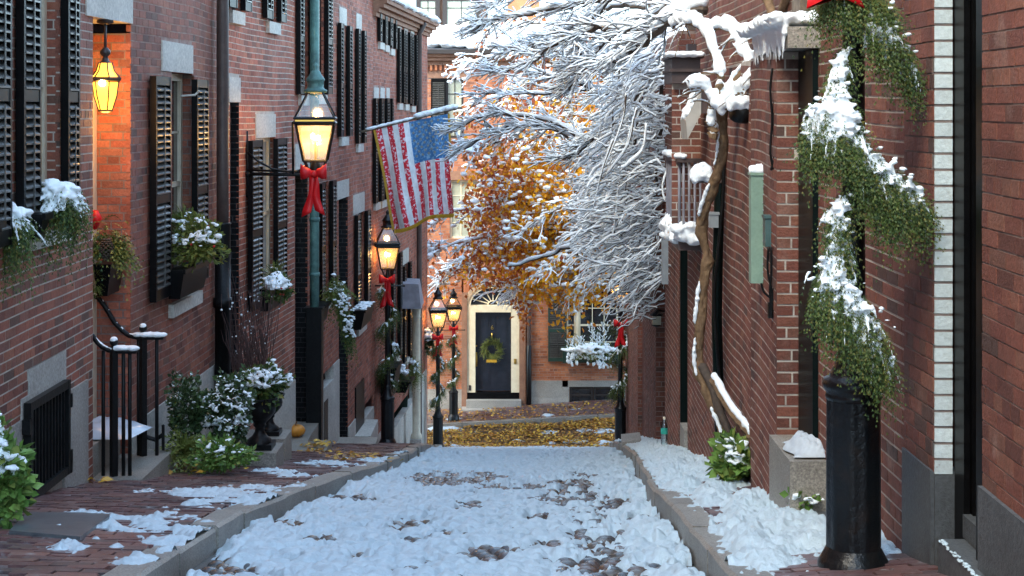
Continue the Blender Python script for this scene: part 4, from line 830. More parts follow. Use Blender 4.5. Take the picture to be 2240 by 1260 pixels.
part(r2, 'granite_base', J2, 0, J2.L+.1, -.1, .004, 5.4, W2.z(2052, 1040)-.004, 'granite_dark')
# black doorway between the two: deep frame of stepped boards and a panelled door
mb = MB(); x0 = 1.905
for k in range(4): mb.cube(x0+.03*k, x0+.03*k+.026, 6.62-.03*k, 6.76, 6.15, BT+.4)
mb.cube(2.02, 2.06, 6.0, 6.76, 6.15, BT+.4); obj('door_frame', mb, 'paint_black', r2)
st = thing('doorstep', 'worn granite doorstep of the black doorway at the lower right corner', 'doorstep', (1.95, 6.4, 6.0))
mb = MB(); mb.cube(1.79, 2.1, 5.72, 6.60, 5.5, CZ-(1165-HY)*6.7/F); obj('step', mb, 'granite_dark', st); mb = MB(); mb.cube(1.90, 2.05, 6.1, 6.62, CZ-(1165-HY)*6.7/F+.002, CZ-(1165-HY)*6.7/F+.10); obj('threshold', mb, 'granite_dark', st)
mb = MB()
for i in range(90): mb.blob((1.795+random.uniform(-.008, .012), random.uniform(5.75, 6.58), CZ-(1165-HY)*6.7/F), random.uniform(.004, .010), (1, 1.6, .6), lod=0)
obj('snow', mb, 'snow', st, True, 'stuff')
# garden wall house with the vine
W3 = Wall(1.86, 16.9, 1.655, 9.7)
r3 = thing('brick_house', 'old brick wall on the right that carries the snowy vine and green junction box', 'house', (1.9, 13, 5))
T3 = CZ+.36; sp = [(W3.u(1648), W3.u(1659), 4.0, T3+1), ]
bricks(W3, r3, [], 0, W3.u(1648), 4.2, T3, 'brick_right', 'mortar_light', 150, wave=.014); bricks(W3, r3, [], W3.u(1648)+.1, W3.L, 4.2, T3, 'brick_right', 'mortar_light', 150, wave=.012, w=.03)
core(r3, W3, 0, W3.L-.02, -.5, T3+.01, 3, -.1)
J3 = Wall(1.655-.03, 9.695, 1.758, 9.695); bricks(J3, r3, [], 0, J3.L, 5.3, T3, 'brick_right', 'mortar_light', 60, wave=.002, seg=.22)
part(r3, 'coping', W3, W3.u(1662), W3.L+.55, -.25, .04, T3+.004, T3+.13, 'granite_wet')
mb = MB()
for i in range(420):
    u = random.uniform(W3.u(1650), W3.L+.5); q = W3.at(u, random.uniform(-.2, .12), T3+.17+random.uniform(0, .03)); mb.blob(q, random.uniform(.03, .06), (1, 1, .7))
for i in range(260):
    u = random.uniform(W3.u(1668), W3.L+.5); q = W3.at(u, .05, T3+.17-abs(random.gauss(0, .045))); mb.blob(q, random.uniform(.014, .032), (1, 1, .9))
for i in range(90):
    u = random.uniform(W3.u(1668), W3.L+.5); q = W3.at(u, .055, T3+.10); L = random.uniform(.06, .2); mb.tube([q, q+np.array([0, 0, -L*.5]), q+np.array([random.uniform(-.02, .02), 0, -L])], [.014, .009, .002], 5)
obj('snow', mb, 'snow_fluff', r3, True, 'stuff')
dg = thing('door', 'green black door in the recess between the vine wall and the lamp post', 'door', (1.8, 9.5, 5.6))
mb = MB(); mb.cube(1.752, 1.80, 9.20, 9.66, 5.55, T3-.002); mb.cube(1.80, 1.83, 9.0, 9.66, 5.55, T3-.002); obj('door_frame', mb, 'paint_greenblack', dg)
mb = MB(); mb.cube(1.84, 1.88, 8.9, 9.6, 5.6, T3); obj('door_leaf', mb, 'paint_greenblack', dg)
st = thing('doorstep', 'granite doorstep holding the folded white bag, beside the lamp post', 'doorstep', (1.7, 9.4, 5.5)); sz = CZ-(965-HY)*9.5/F
mb = MB(); mb.cube(1.575, 1.79, 8.95, 9.69, 5.3, sz); obj('step', mb, 'granite_wet', st); mb = MB(); mb.cube(1.70, 1.84, 8.1, 8.92, 5.3, sz-.28); obj('lower_step', mb, 'granite_dark', st)
mb = MB(); V = []; n = 40
for i in range(n):
    for j in range(n):
        a = i/(n-1); b = j/(n-1); V.append((1.60+a*.2+.02*math.sin(b*9), 9.0+b*.42, sz+.012+.14*math.sin(PI*a)**.5*math.sin(PI*b)**.6*(.8+.22*math.sin(a*9+b*6)*math.sin(b*8+2)+.10*abs(math.sin(a*17-b*13)))*(.45+.6*a)))
mb.add(V, [(i*n+j, (i+1)*n+j, (i+1)*n+j+1, i*n+j+1) for i in range(n-1) for j in range(n-1)]); single('folded_bag', mb, 'cloth_white', 'crumpled white bag dusted with snow on the right-hand granite doorstep', 'bag', smooth=True)
# far piers on the right
r4 = thing('brick_house', 'row of brown brick piers at the far right end behind the water bottle', 'house', (2.2, 25, 3))
T4 = CZ+.9
for (x0_, d0_, x1_, d1_) in ((1.9, 19.9, 1.86, 17.8), (2.1, 25.7, 1.974, 22), (2.3, 32.6, 2.2, 28.2)):
    Wp = Wall(x0_, d0_, x1_, d1_); bricks(Wp, r4, [], 0, Wp.L, rz(d0_)-.2, T4, 'brick_right', 'mortar_light', 0, wave=.006)
    e = Wall(x1_-.001, d1_-.003, x1_+.45, d1_-.003); bricks(e, r4, [], 0, e.L, rz(d1_)-.2, T4, 'brick_right', 'mortar_dark', 0, wave=.003)
    part(r4, 'wall', Wp, .02, Wp.L-.02, -.45, -.02, -.5, T4+.01, 'brick_right')
mb = MB(); mb.cube(2.28, 6.5, 17, 32.6, -.5, T4+.02); obj('wall', mb, 'brick_right', r4); mb = MB(); mb.cube(1.87, 2.2, 17.75, 17.79, rz(17.8), CZ-(540-HY)*17.8/F); o = obj('door_jamb', mb, 'paint_greenblack', r4); mb = MB(); mb.cube(1.95, 2.02, 16.95, 17.74, rz(17.8)-.2, CZ-(540-HY)*17.8/F); o = obj('door', mb, 'paint_greenblack', r4)
mb = MB(); mb.cube(1.865, 2.2, 17.3, 17.745, rz(17.8)-.3, CZ-(930-HY)*17.6/F); obj('step', mb, 'granite', r4)
mb = MB(); mb.cube(1.3+.6, 6, 33, 34, -.5, .2)
# house beyond the cross street on the right and its neighbours outside the frame close the view
r5 = thing('brick_house', 'upper brick wall with a large chimney stack behind the snowy vine', 'house', (2.6, 13, 8))
WU = Wall(1.98, 17.2, 1.98, 10.6); e = Wall(1.98, 10.59, 2.75, 10.59); bricks(e, r5, [], 0, e.L, T3+.0, CZ+2.2, 'brick_right', 'mortar_light', 60, course=.085, joint=.018, wave=.004, seg=.25); bricks(WU, r5, [], 0, WU.L, T3+.0, CZ+2.2, 'brick_right', 'mortar_light', 0, wave=.006); part(r5, 'wall', WU, .02, WU.L-.01, -3, -.03, T3+.02, CZ+2.2, 'brick_right')
# ================================================================ street lamps
def rot(v, a): c, s = math.cos(a), math.sin(a); v = np.asarray(v, float); return np.stack([v[..., 0]*c-v[..., 1]*s, v[..., 0]*s+v[..., 1]*c, v[..., 2]], -1)
def lantern(par, c, s=1., yaw=.12, cap='iron_worn', power=4, lit=26):
    c = np.asarray(c, float); W_ = lambda v: rot(np.asarray(v, float)*s, yaw)+c
    fr_ = MB(); lv = ((.125, 0), (.20, .40), (.212, .47), (.078, .75))
    def bar(a, b, t): fr_.tube([W_(a), W_(b)], t*s, 4)
    for sx, sy in ((1, 1), (1, -1), (-1, -1), (-1, 1)):
        bar((sx*.125, sy*.125, 0), (sx*.20, sy*.20, .40), .013); bar((sx*.212, sy*.212, .47), (sx*.078, sy*.078, .75), .011); bar((sx*.12, sy*.12, .01), (sx*.05, sy*.05, -.16), .011)
    for h, z, t in ((.125, .0, .013), (.203, .40, .013), (.216, .415, .016), (.216, .465, .016), (.08, .75, .014)):
        for k in range(4):
            a = [(h, h), (h, -h), (-h, -h), (-h, h)][k]; b = [(h, -h), (-h, -h), (-h, h), (h, h)][k]; bar((*a, z), (*b, z), t)
    obj('lantern_frame', fr_, 'iron_worn', par)
    for k in range(4):
        for (h0, z0_), (h1, z1_) in (((.122, .008), (.197, .395)), ((.206, .478), (.078, .742))):
            m = MB(); v = [(-h0, -h0, z0_), (h0, -h0, z0_), (h1, -h1, z1_), (-h1, -h1, z1_)]; m.add(W_(rot(v, k*PI/2)), [(0, 1, 2, 3)]); obj('pane', m, 'lamp_glass_lit' if z0_ < .1 else 'lamp_glass', par)
    m = MB(); band = [(.207, .417), (.207, .463)]
    for k in range(4): m.add(W_(rot([(-.207, -.207, .418), (.207, -.207, .418), (.207, -.207, .463), (-.207, -.207, .463)], k*PI/2)), [(0, 1, 2, 3)])
    obj('lantern_band', m, 'brass' if cap != 'iron_worn' else 'iron_worn', par)
    m = MB(); m.lathe(c, [(q*s, z*s) for q, z in ((.085, .74), (.125, .745), (.13, .77), (.10, .785), (.09, .80), (.092, .86), (.105, .875), (.10, .895), (.062, .945), (.05, .975), (.025, .99), (.034, 1.02), (.03, 1.05), (.002, 1.075))], 20); obj('lantern_cap', m, cap, par, True)
    m = MB(); m.tube([c+np.array([0, 0, -.05*s]), c+np.array([0, 0, .2*s])], .012*s, 8); m.lathe(c, [(.001, .20*s), (.03*s, .205*s), (.03*s, .22*s), (.001, .225*s)], 10); obj('burner', m, 'brass', par)
    m = MB(); m.blob(c+np.array([-.03, 0, .27])*s, .027*s, (.9, .9, 1.2), rough=.05); m.blob(c+np.array([.035, -.01, .255])*s, .022*s, (.9, .9, 1.2), rough=.05); obj('mantle', m, 'flame', par, True)
    light('lamp_light', c+np.array([0, 0, .27*s]), (1, .58, .2), power, par, .05*s)
def lamp_post():
    t = thing('street_lamp', '-', 'street lamp', (0, 0, 0), 'black gas street lamps with garlands')
    m = MB(); m.lathe((0, 0, 0), [(.16, -.15), (.16, .05), (.148, .07), (.132, .10), (.122, .12)], 28); obj('foot', m, 'iron_worn', t, True)
    m = MB(); m.lathe((0, 0, 0), [(.121, .12), (.119, .78)], 80, flute=.022, nf=10); m.lathe((0, 0, 0), [(.119, .78), (.124, .785), (.126, .80), (.121, .81), (.136, .835), (.14, .855), (.132, .875), (.112, .885), (.105, .90), (.085, .94), (.070, 1.0), (.064, 1.05), (.068, 1.06), (.068, 1.08), (.055, 1.10)], 28); obj('pedestal', m, 'iron_worn', t, True)
    m = MB(); m.lathe((0, 0, 0), [(.053, 1.09), (.049, 2.96), (.06, 2.98), (.06, 3.02), (.045, 3.05), (.05, 3.10), (.03, 3.16), (.028, 3.24)], 20); obj('shaft', m, 'iron_worn', t, True)
    m = MB(); m.tube([(-.3, 0, 2.92), (.3, 0, 2.92)], .014, 8); m.blob((-.3, 0, 2.92), .024, rough=0); m.blob((.3, 0, 2.92), .024, rough=0); obj('ladder_rest', m, 'iron_worn', t, True)
    lantern(t, (0, 0, 3.24)); return t
LP0 = lamp_post()
lamps = {}
for k, (px_, D, base, sc_, lab) in {
    'near': (1867, 7.0, CZ-2.085, (1, 1, 1), 'massive black lamp post in the right foreground wrapped in snowy cedar'),
    'two': (848, 28.6, CZ-6.16, (1, 1, 1), 'lit gas lamp on a black post standing under the flag'),
    'three': (958, 36.0, CZ-7.85, (.95, .95, .87), 'gas lamp post at the left corner where the street snow ends'),
    'four': (992, 41.0, CZ-8.12, (.95, .95, .79), 'glowing gas lamp across the cross street, left of the black front door'),
    'right': (1357, 32.0, CZ-6.93, (.95, .95, .92), 'gas lamp post at the far right corner, lantern hidden by snowy twigs')}.items():
    X = (px_-VX)*D/F; o = LP0 if k == 'near' else copy_tree(LP0); o.location = (X, D, base); o.scale = sc_; o['label'] = lab; lamps[k] = (X, D, base, sc_)
# wall bracket lamp
LX, LD = (690-VX)*18.1/F, 18.1; LZ = CZ-(352-HY)*LD/F
t = thing('bracket_lamp', 'lit gas lantern with green copper cap on an iron wall bracket', 'lamp', (LX, LD, LZ-.3))
lantern(t, (LX, LD, LZ), 1.07, .08, 'copper_green', 8)
wx = WC.at(WC.u(541, .02), .02, 0); az = CZ-(381-HY)*LD/F
m = MB(); m.tube([(wx[0], wx[1], az), (LX+.0, LD, az-.01)], .02, 10); m.tube([(LX, LD, az-.03), (LX, LD, az+.03), (LX, LD, LZ-.0)], [.06, .085, .04], 12)
m.tube([(wx[0], wx[1], az+.045), (LX-.2, LD, az+.03)], .013, 8); obj('arm', m, 'iron_black', t, True)
m = MB(); m.tube([(wx[0], wx[1], az+.26), (wx[0]+.12, LD, az+.16), (wx[0]+.3, LD, az+.06), (LX-.25, LD, az+.02)], .012, 8); obj('brace', m, 'iron_black', t, True)
m = MB(); m.tube([(wx[0], wx[1], az-.27), (wx[0], wx[1], az+.5)], [.016, .010], 8); m.blob((wx[0], wx[1], az+.0), .035, rough=0); obj('wall_rod', m, 'iron_black', t, True)
m = MB(); m.tube([(LX-.26, LD, az), (LX-.265, LD, LZ+.45), (LX-.22, LD, LZ+.47)], .014, 8); obj('side_rod', m, 'iron_black', t, True)
# hanging entrance lantern
HX, HDp = -3.40, 12.85; hz = lambda y: CZ-(y-HY)*HDp/F
t = thing('hanging_lantern', 'glowing amber glass lantern hanging in the brick entrance', 'lantern', (HX, HDp, hz(245)))
m = MB(); m.tube([(HX, HDp, hz(46)), (HX, HDp, hz(112))], .012, 8); m.lathe((HX, HDp, 0), [(.07, hz(44)), (.07, hz(50)), (.02, hz(54))][::-1], 12); m.lathe((HX, HDp, 0), [(.02, hz(104)), (.045, hz(112)), (.045, hz(118)), (.02, hz(124)), (.03, hz(132)), (.055, hz(138))][::-1], 12); obj('hanger', m, 'bronze', t, True)
m = MB(); m.lathe((HX, HDp, 0), [(.05, hz(242)), (.09, hz(210)), (.105, hz(180))], 6); m.lathe((HX, HDp, 0), [(.112, hz(172)), (.07, hz(155)), (.05, hz(138))], 6); gl_ = obj('glass', m, 'amber_glass', t)
m = MB()
for k in range(6):
    a = k*PI/3; dd = np.array([math.cos(a), math.sin(a), 0])
    m.tube([np.array([HX, HDp, hz(y)])+dd*(r+.004) for r, y in ((.05, 243), (.09, 210), (.107, 178), (.125, 172), (.07, 155), (.052, 137))], .006, 5)
m.lathe((HX, HDp, 0), [(.10, hz(180)), (.13, hz(176)), (.13, hz(171)), (.10, hz(168))], 6); m.lathe((HX, HDp, 0), [(.03, hz(247)), (.058, hz(244)), (.058, hz(240))], 6); obj('lantern_frame', m, 'bronze', t)
m = MB(); m.blob((HX-.0, HDp-.10, hz(182)), .028, rough=0); obj('bulb', m, 'bulb', t, True); light('lamp_light', (HX+.02, HDp-.02, hz(262)), (1, .45, .08), 4, t, .1)
light('lamp_light', (HX+.0, HDp+.16, hz(190)), (1, .45, .08), 3, t, .05)

# ================================================================ bows, garlands, plants
def bow(c, s, label, yaw=0., tl=1.3):
    c = np.asarray(c, float); t = thing('red_bow', label, 'bow', c, 'red ribbon bows on the street lamps'); W_ = lambda v: rot(np.asarray(v, float)*s, yaw)+c
    for sg in (-1, 1):
        m = MB(); V = []; n = 17
        for i in range(n):
            a = -PI+2*PI*i/(n-1); e_ = (1+math.cos(a))/2; x = .15*e_*2*.62; y = -.03-.07*math.sin(a)*(.4+.6*e_); z = .02+.03*e_+.012*math.sin(4*a); w_ = .026+.080*e_**.8
            V += [(sg*x, y, z-w_), (sg*x*1.03, y-.012, z), (sg*x, y, z+w_)]
        m.add(W_(V), [(3*i+k, 3*i+k+1, 3*i+k+4, 3*i+k+3) for i in range(n-1) for k in (0, 1)]); o = obj('loop', m, 'ribbon', t, True); sd_ = o.modifiers.new('s', 'SOLIDIFY'); sd_.thickness = .006*s
        m = MB(); V = []; n = 12; L = (.46 if sg < 0 else .44)*tl
        for i in range(n):
            q = i/(n-1); x = sg*(.015+.07*q)+.02*math.sin(q*6+sg); z = -.02-L*q; w_ = .03+.04*q
            for e in (-1, 1): V.append((x+e*w_, -.035-.02*math.sin(q*7+e*.8), z-(.035*(e*sg) if i == n-1 else 0)))
        m.add(W_(V), [(2*i, 2*i+1, 2*i+3, 2*i+2) for i in range(n-1)]); o = obj('tail', m, 'ribbon', t, True); sd_ = o.modifiers.new('s', 'SOLIDIFY'); sd_.thickness = .006*s
    m = MB(); m.blob(W_([(0, -.05, .02)])[0], .05*s, (1, .7, 1), rough=.05, lod=2); obj('knot', m, 'ribbon', t, True); return t
bow((LX-.0, LD-.13, CZ-(382-HY)*LD/F), .80, 'red ribbon bow tied under the wall bracket lantern', tl=1.2)
def lamp_at(k, z): X, D, b, s = lamps[k]; return np.array([X, D, b+z*s[2]])
for k, lab, s, zz in (('two', 'red ribbon bow on the lamp post under the flag', 1.05, 3.02), ('three', 'red ribbon bow on the corner lamp post at the end of the snow', .92, 2.96), ('four', 'red ribbon bow on the lamp post across the cross street', .9, 2.97), ('right', 'red ribbon bow on the far right lamp post, half behind snowy twigs', 1.0, 2.74)):
    bow(lamp_at(k, zz)+np.array([0, -.08, 0]), s*.74, lab, .3 if k == 'four' else 0)
def snow_on(mb, p, r, n=3, sq=.75, lod=1):
    for _ in range(n): mb.blob(np.asarray(p)+RNG.randn(3)*np.array([r, r, r*.5])*.8, r*random.uniform(.45, 1.), (1.15, 1.15, sq), lod=lod)
def spiral_garland(k, label, z0, z1, turns, r, fl, seedph=0.):
    X, D, b, s = lamps[k]; fm = MB(); sm = MB(); n = int(190*(z1-z0))
    t = thing('cedar_garland', label, 'garland', (X, D, b+z0), 'evergreen garlands wound round the street lamps')
    for i in range(n):
        q = i/n; a = seedph+q*turns*2*PI; lump = .6+.4*math.sin(q*turns*2*PI+seedph)**2
        p = np.array([X+r*math.cos(a)*1.3, D+r*math.sin(a), b+(z0+(z1-z0)*q)*s[2]])+RNG.randn(3)*.02
        for _ in range(3):
            d = np.array([math.cos(a)+random.gauss(0, .7), math.sin(a)+random.gauss(0, .7)-.3, random.gauss(-.35, .5)]); Pf = fm.frond(p, d, fl*lump*random.uniform(.6, 1.2), .8, .032)
            if random.random() < .10: sm.tube(Pf[:4]+np.array([0, 0, .012]), [.012, .018, .014, .006], 5)
        if random.random() < .05: snow_on(sm, p+np.array([r*.7*math.cos(a), r*.7*math.sin(a)-.02, .04]), .022, 2)
    obj('foliage', fm, 'needle', t, kind='stuff'); obj('snow', sm, 'snow_fluff', t, True, 'stuff')
spiral_garland('two', 'cedar garland winding down the lamp post under the flag', 1.1, 2.9, 2.6, .09, .20, .5)
spiral_garland('three', 'cedar garland winding down the corner lamp post at the end of the snow', 1.1, 2.85, 2.6, .08, .17, 2.)
spiral_garland('four', 'yellowish snowy garland on the lamp post across the cross street', 1.05, 2.8, 2.4, .08, .15, 3.)
spiral_garland('right', 'dense green garland on the far right corner lamp post', 1.0, 2.8, 2.4, .10, .22, 1.)
# the big garland of the near post follows the photograph's swags
t = thing('cedar_garland', 'thick snow-laden cedar garland on the big near lamp post', 'garland', (1.46, 6.9, CZ-1.3), 'evergreen garlands wound round the street lamps'); lastg = t.name
fm = MB(); sm = MB()
SW = [[(1800, 10, 6.85, .05, .25), (1850, -25, 6.8, .07, .15), (1905, 0, 6.8, .07, .1), (1940, 40, 6.88, .05, .2)], [(1900, 70, 6.8, .04, .9), (1940, 78, 6.85, .05, 1), (1965, 110, 6.9, .04, .8), (1978, 150, 6.92, .02, .3)],
      [(1850, 105, 6.84, .03, .6), (1832, 150, 6.82, .03, .9), (1822, 195, 6.8, .04, .7), (1832, 215, 6.78, .035, 1)], [(1775, 300, 6.76, .035, .8), (1785, 245, 6.74, .05, 1.2), (1822, 238, 6.72, .045, 1.3), (1862, 262, 6.72, .04, .9)], [(1800, 315, 6.74, .05, .9), (1840, 275, 6.7, .05, 1.3), (1870, 310, 6.72, .06, .6), (1890, 350, 6.74, .06, .4)],
      [(1880, 345, 6.74, .05, .8), (1915, 365, 6.74, .06, 1.1), (1950, 395, 6.76, .06, 1.1), (1985, 425, 6.8, .05, 1.1), (2003, 440, 6.82, .03, .6)], [(1890, 400, 6.74, .08, .15), (1930, 430, 6.76, .09, .1), (1960, 440, 6.78, .06, .2)],
      [(1852, 420, 6.74, .035, .8), (1832, 465, 6.74, .04, 1.1), (1828, 510, 6.76, .045, 1.), (1835, 545, 6.75, .04, 1)], [(1822, 545, 6.74, .04, 1.2), (1815, 585, 6.72, .06, 1.1), (1830, 615, 6.70, .055, 1.1), (1856, 650, 6.70, .06, 1), (1885, 690, 6.70, .07, 1), (1905, 740, 6.72, .06, .8), (1930, 790, 6.75, .05, .6)], [(1800, 610, 6.72, .06, .5), (1812, 640, 6.70, .06, .6), (1840, 670, 6.68, .07, .5), (1880, 720, 6.70, .06, .3)]]
for sw_ in SW:
    K = np.array(sw_, float); n = 14*(len(K)-1); tt = np.linspace(0, len(K)-1, n); S = np.stack([np.interp(tt, np.arange(len(K)), K[:, i]) for i in range(5)], -1)
    for px_, py_, D, r, s in S:
        bare = (1846 < px_ < 1900 and (88 < py_ < 232 or 395 < py_ < 470)) or (px_ > 1862 and 540 < py_ < 620)     # the dark post shows here
        if bare and random.random() < .8: continue
        p = P(px_, py_, D); pc = np.array([1.46, 7.0, p[2]])
        for _ in range(21):
            o_ = RNG.randn(3)*np.array([r*.42, r*.35, r*.42]); out = (p+o_)-pc; out[2] = 0; out /= np.linalg.norm(out)+1e-6
            d = out*random.uniform(.1, .8)+np.array([random.gauss(0, .3), -abs(random.gauss(.15, .2)), random.uniform(-1.2, .1)]); L = random.uniform(.055, .135); Pf = fm.frond(p+o_*.8, d, L, random.uniform(.6, 1.6), .019, n=8, up=(0, -1, .3))
            if random.random() < .13*s: k = random.randint(3, 7); sm.tube(Pf[:k]+np.array([0, -.006, .008]), np.linspace(random.uniform(.008, .015), .004, k)*(.7+.6*RNG.rand(k)), 6)
        if s > .55:
            if random.random() < .55: sm.blob(p+RNG.randn(3)*np.array([r*.45, r*.2, r*.35])+np.array([0, -.045, .014]), random.uniform(.009, .022)*(.4+.5*s), (1.25, 1., .7), lod=2, rough=.16)
        for _ in range(int(s*2.2+random.random())): sm.blob(p+RNG.randn(3)*np.array([r*.6, r*.3, r*.5])+np.array([0, -.06, .01]), random.uniform(.006, .014), (1.4, 1., .8), lod=1, rough=.35)
obj('foliage', fm, 'needle', t, kind='stuff'); obj('snow', sm, 'snow_fluff', t, True, 'stuff')
bow(P(1822, -52, 6.72), .75, 'red bow at the very top of the big near lamp post', .2, .3)
def plant(name, label, cat, cx, cy, D, rx, ry, nf, fl, fm_mat='needle', snow=20, sr=.03, droop=.6, fw=.03, up=.5, group=None, berries=0, leafy=False, lw=.04, depth=None, snow_top=.1, cap=None):
    c = P(cx, cy, D); R = np.array([rx, 0, ry])*D/F; R[1] = depth or min(R[0], .25)
    t = thing(name, label, cat, c-np.array([0, 0, R[2]]), group); fm = MB(); sm = MB()
    ph = RNG.rand(8)*6.3; shape = lambda v: 1+.24*math.sin(3.1*v[0]+ph[0])+.22*math.sin(4.3*v[2]+ph[1])+.16*math.sin(6*(v[0]+v[1])+ph[2])+.14*math.sin(8*(v[2]-v[0])+ph[3])
    for i in range(nf):
        v = RNG.randn(3); v /= np.linalg.norm(v); rr = random.random()**.4; p = c+v*R*rr*(.75 if not leafy else 1.)*shape(v)
        d = v*np.array([1, 1, .8])+np.array([0, -.2, up*random.uniform(-.2, 1)])
        if leafy: fm.leaf(p, d+RNG.randn(3)*.5, RNG.randn(3)+np.array([0, -.5, 1.2]), fl*random.uniform(.6, 1.2), lw*random.uniform(.7, 1.2))
        else:
            Pf = fm.frond(p-d*fl*.2, d, fl*random.uniform(.6, 1.2), droop, fw, n=6)
            if random.random() < snow/max(nf, 1)*.9 and v[2] > -.35: k = random.randint(3, 5); sm.tube(Pf[:k]+np.array([0, -.01, .012]), np.linspace(sr*random.uniform(.35, .6), sr*.2, k)*(.7+.6*RNG.rand(k)), 5)
    for i in range(snow if leafy else snow//3):
        v = RNG.randn(3); v[2] = abs(v[2])*.9+snow_top; v /= np.linalg.norm(v); p = c+v*R*random.uniform(.78, 1.02)*shape(v)*(1 if leafy else .9); p[1] -= .02; sm.blob(p, sr*random.uniform(.35, 1.1), (1.3, 1.2, .65), lod=1)
    obj('foliage', fm, fm_mat, t, kind='stuff')
    if snow: obj('snow', sm, 'snow_fluff', t, True, 'stuff')
    if berries:
        bm_ = MB()
        for i in range(berries): v = RNG.randn(3); v /= np.linalg.norm(v); bm_.blob(c+v*R*.85+np.array([0, -.03, 0]), .014, lod=0, rough=0)
        obj('berries', bm_, 'berry', t, True, 'stuff')
    return t
WBG = 'black window boxes on the left-hand houses'; EVG = 'evergreens in the window boxes'
def wbox(wall, xa, xb, yt, yb, w1, label, m='paint_black', snow=False):
    mb = MB(); u0, u1 = wall.u(xa, w1), wall.u(xb, w1); z0, z1 = wall.z(xa, yb, w1), wall.z(xa, yt, w1); d = (w1-.03)*.25
    mb.box([wall.at(u0+.02, w1-d, z0), wall.at(u1-.02, w1-d, z0), wall.at(u1-.02, .06, z0), wall.at(u0+.02, .06, z0), wall.at(u0, w1, z1), wall.at(u1, w1, z1), wall.at(u1, .06, z1), wall.at(u0, .06, z1)])
    t = thing('window_box', label, 'window box', wall.at((u0+u1)/2, .15, z0), WBG); obj('box', mb, m, t)
    mb = MB(); wall.box(mb, u0-.01, u1+.01, w1-.01, w1+.015, z1-.035, z1+.01); wall.box(mb, u0-.01, u1+.01, .055, w1-.012, z1-.02, z1+.004); obj('rim', mb, m, t)
    if snow:
        mb = MB()
        for i in range(60): mb.blob(wall.at(random.uniform(u0, u1), random.uniform(.06, w1), z1+.01), random.uniform(.02, .05), (1, 1, .45))
        obj('snow', mb, 'snow_fluff', t, True, 'stuff')
    return t
wbox(WA, 96, 112, 470, 525, .2, 'window box with a snowy cedar mound under the near louvred window'); wbox(WA, -60, 8, 500, 590, .2, 'window box at the left picture edge under drooping snowy cedar')
plant('cedar_plant', 'snow mound over drooping cedar in the window box of the near window', 'plant', 138, 440, 11.0, 46, 42, 420, .17, snow=420, sr=.032, droop=.9, fw=.028, up=.3, group=EVG, snow_top=.3)
plant('cedar_plant', 'snowy drooping cedar cut off by the left picture edge', 'plant', 12, 480, 10.4, 40, 40, 380, .20, snow=330, sr=.030, droop=1.0, fw=.028, up=.2, group=EVG, snow_top=.3)
def tail(par_label, cx, cy, D, L, w_, n): pass
for (cx, cy, D, n, own) in ((150, 500, 10.95, 130, 'cedar_plant'), (30, 545, 10.35, 140, 'cedar_plant.001')):
    fm = MB()
    for i in range(n): p = P(cx+random.gauss(0, 22), cy-20+random.gauss(0, 16), D); fm.frond(p, (random.gauss(0, .4), -.4, -.6), random.uniform(.12, .24), .8, .028, n=8)
    obj('trailing_sprays', fm, 'needle', bpy.data.objects[own], kind='stuff')
wbox(WB, 403, 457, 592, 655, .21, 'black window box with bright green boxwood and snow, beside the brown downspout')
plant('boxwood_plant', 'bright green leafy plant topped with snow, in the window box beside the brown downspout', 'plant', 436, 530, 14.85, 52, 48, 1500, .07, 'needle_yellow', snow=170, sr=.026, leafy=True, lw=.032, group=EVG, berries=5, depth=.2, snow_top=-.1)
plant('cedar_plant', 'tall green cedar rising at the back of the boxwood window box', 'plant', 404, 490, 15.0, 28, 44, 260, .16, 'needle_yellow', snow=6, sr=.03, up=1, droop=.3, group=EVG)
wbox(WC, 593, 628, 634, 682, .2, 'window box under the lace-curtained window left of the green downspout')
plant('boxwood_plant', 'snow-capped plant in the window box left of the green downspout', 'plant', 609, 632, 17.6, 30, 22, 700, .07, 'needle', snow=300, sr=.028, leafy=True, lw=.03, group=EVG, berries=14, snow_top=.2)
plant('cedar_plant', 'upright green cedar tuft above the snow-capped window box', 'plant', 600, 600, 17.9, 20, 26, 160, .16, 'needle_yellow', snow=4, sr=.03, up=1.2, droop=.2, group=EVG)
wbox(WD, 710, 722, 668, 706, .22, 'small window box right of the green downspout under a trailing cedar')
plant('cedar_plant', 'long trailing cedar with snow spilling beside the green downspout', 'plant', 735, 640, 22.6, 34, 38, 420, .24, 'needle_yellow', snow=40, sr=.04, droop=.8, group=EVG)
fm = MB(); sm = MB()
for i in range(300):
    q = random.random(); p = P(738+26*q+random.gauss(0, 7), 640+100*q, 22.4); fm.frond(p, (.2, -.3, -.7), random.uniform(.14, .26), .7, .035)
    if random.random() < .25: snow_on(sm, p+np.array([.05, -.08, .03]), .022, 2)
o = bpy.data.objects['cedar_plant.004']; obj('trailing_sprays', fm, 'needle', o, kind='stuff'); obj('trailing_snow', sm, 'snow_fluff', o, True, 'stuff')
wbox(WD, 798, 820, 680, 722, .3, 'empty window box with a rim of snow, behind the second lamp post', snow=True)
wbox(WE, 866, 879, 806, 868, .35, 'slim window box with snowy evergreen right of the second lamp post'); wbox(WE, 897, 906, 836, 860, .4, 'hanging box of the cream porch column')
plant('cedar_plant', 'snowy evergreen right of the second lamp post, in a slim window box', 'plant', 876, 815, 30.5, 18, 28, 200, .2, 'needle', snow=40, sr=.05, group=EVG)
plant('cedar_plant', 'round yellow-green evergreen in front of the cream porch column', 'plant', 907, 812, 32.5, 18, 26, 260, .22, 'needle_yellow', snow=30, sr=.05, group=EVG)
plant('boxwood_plant', 'snow-covered shoots on the corner behind the third lamp post', 'plant', 935, 745, 36.2, 14, 26, 300, .12, 'leaf_dark', snow=60, sr=.06, leafy=True, lw=.06, group=EVG)
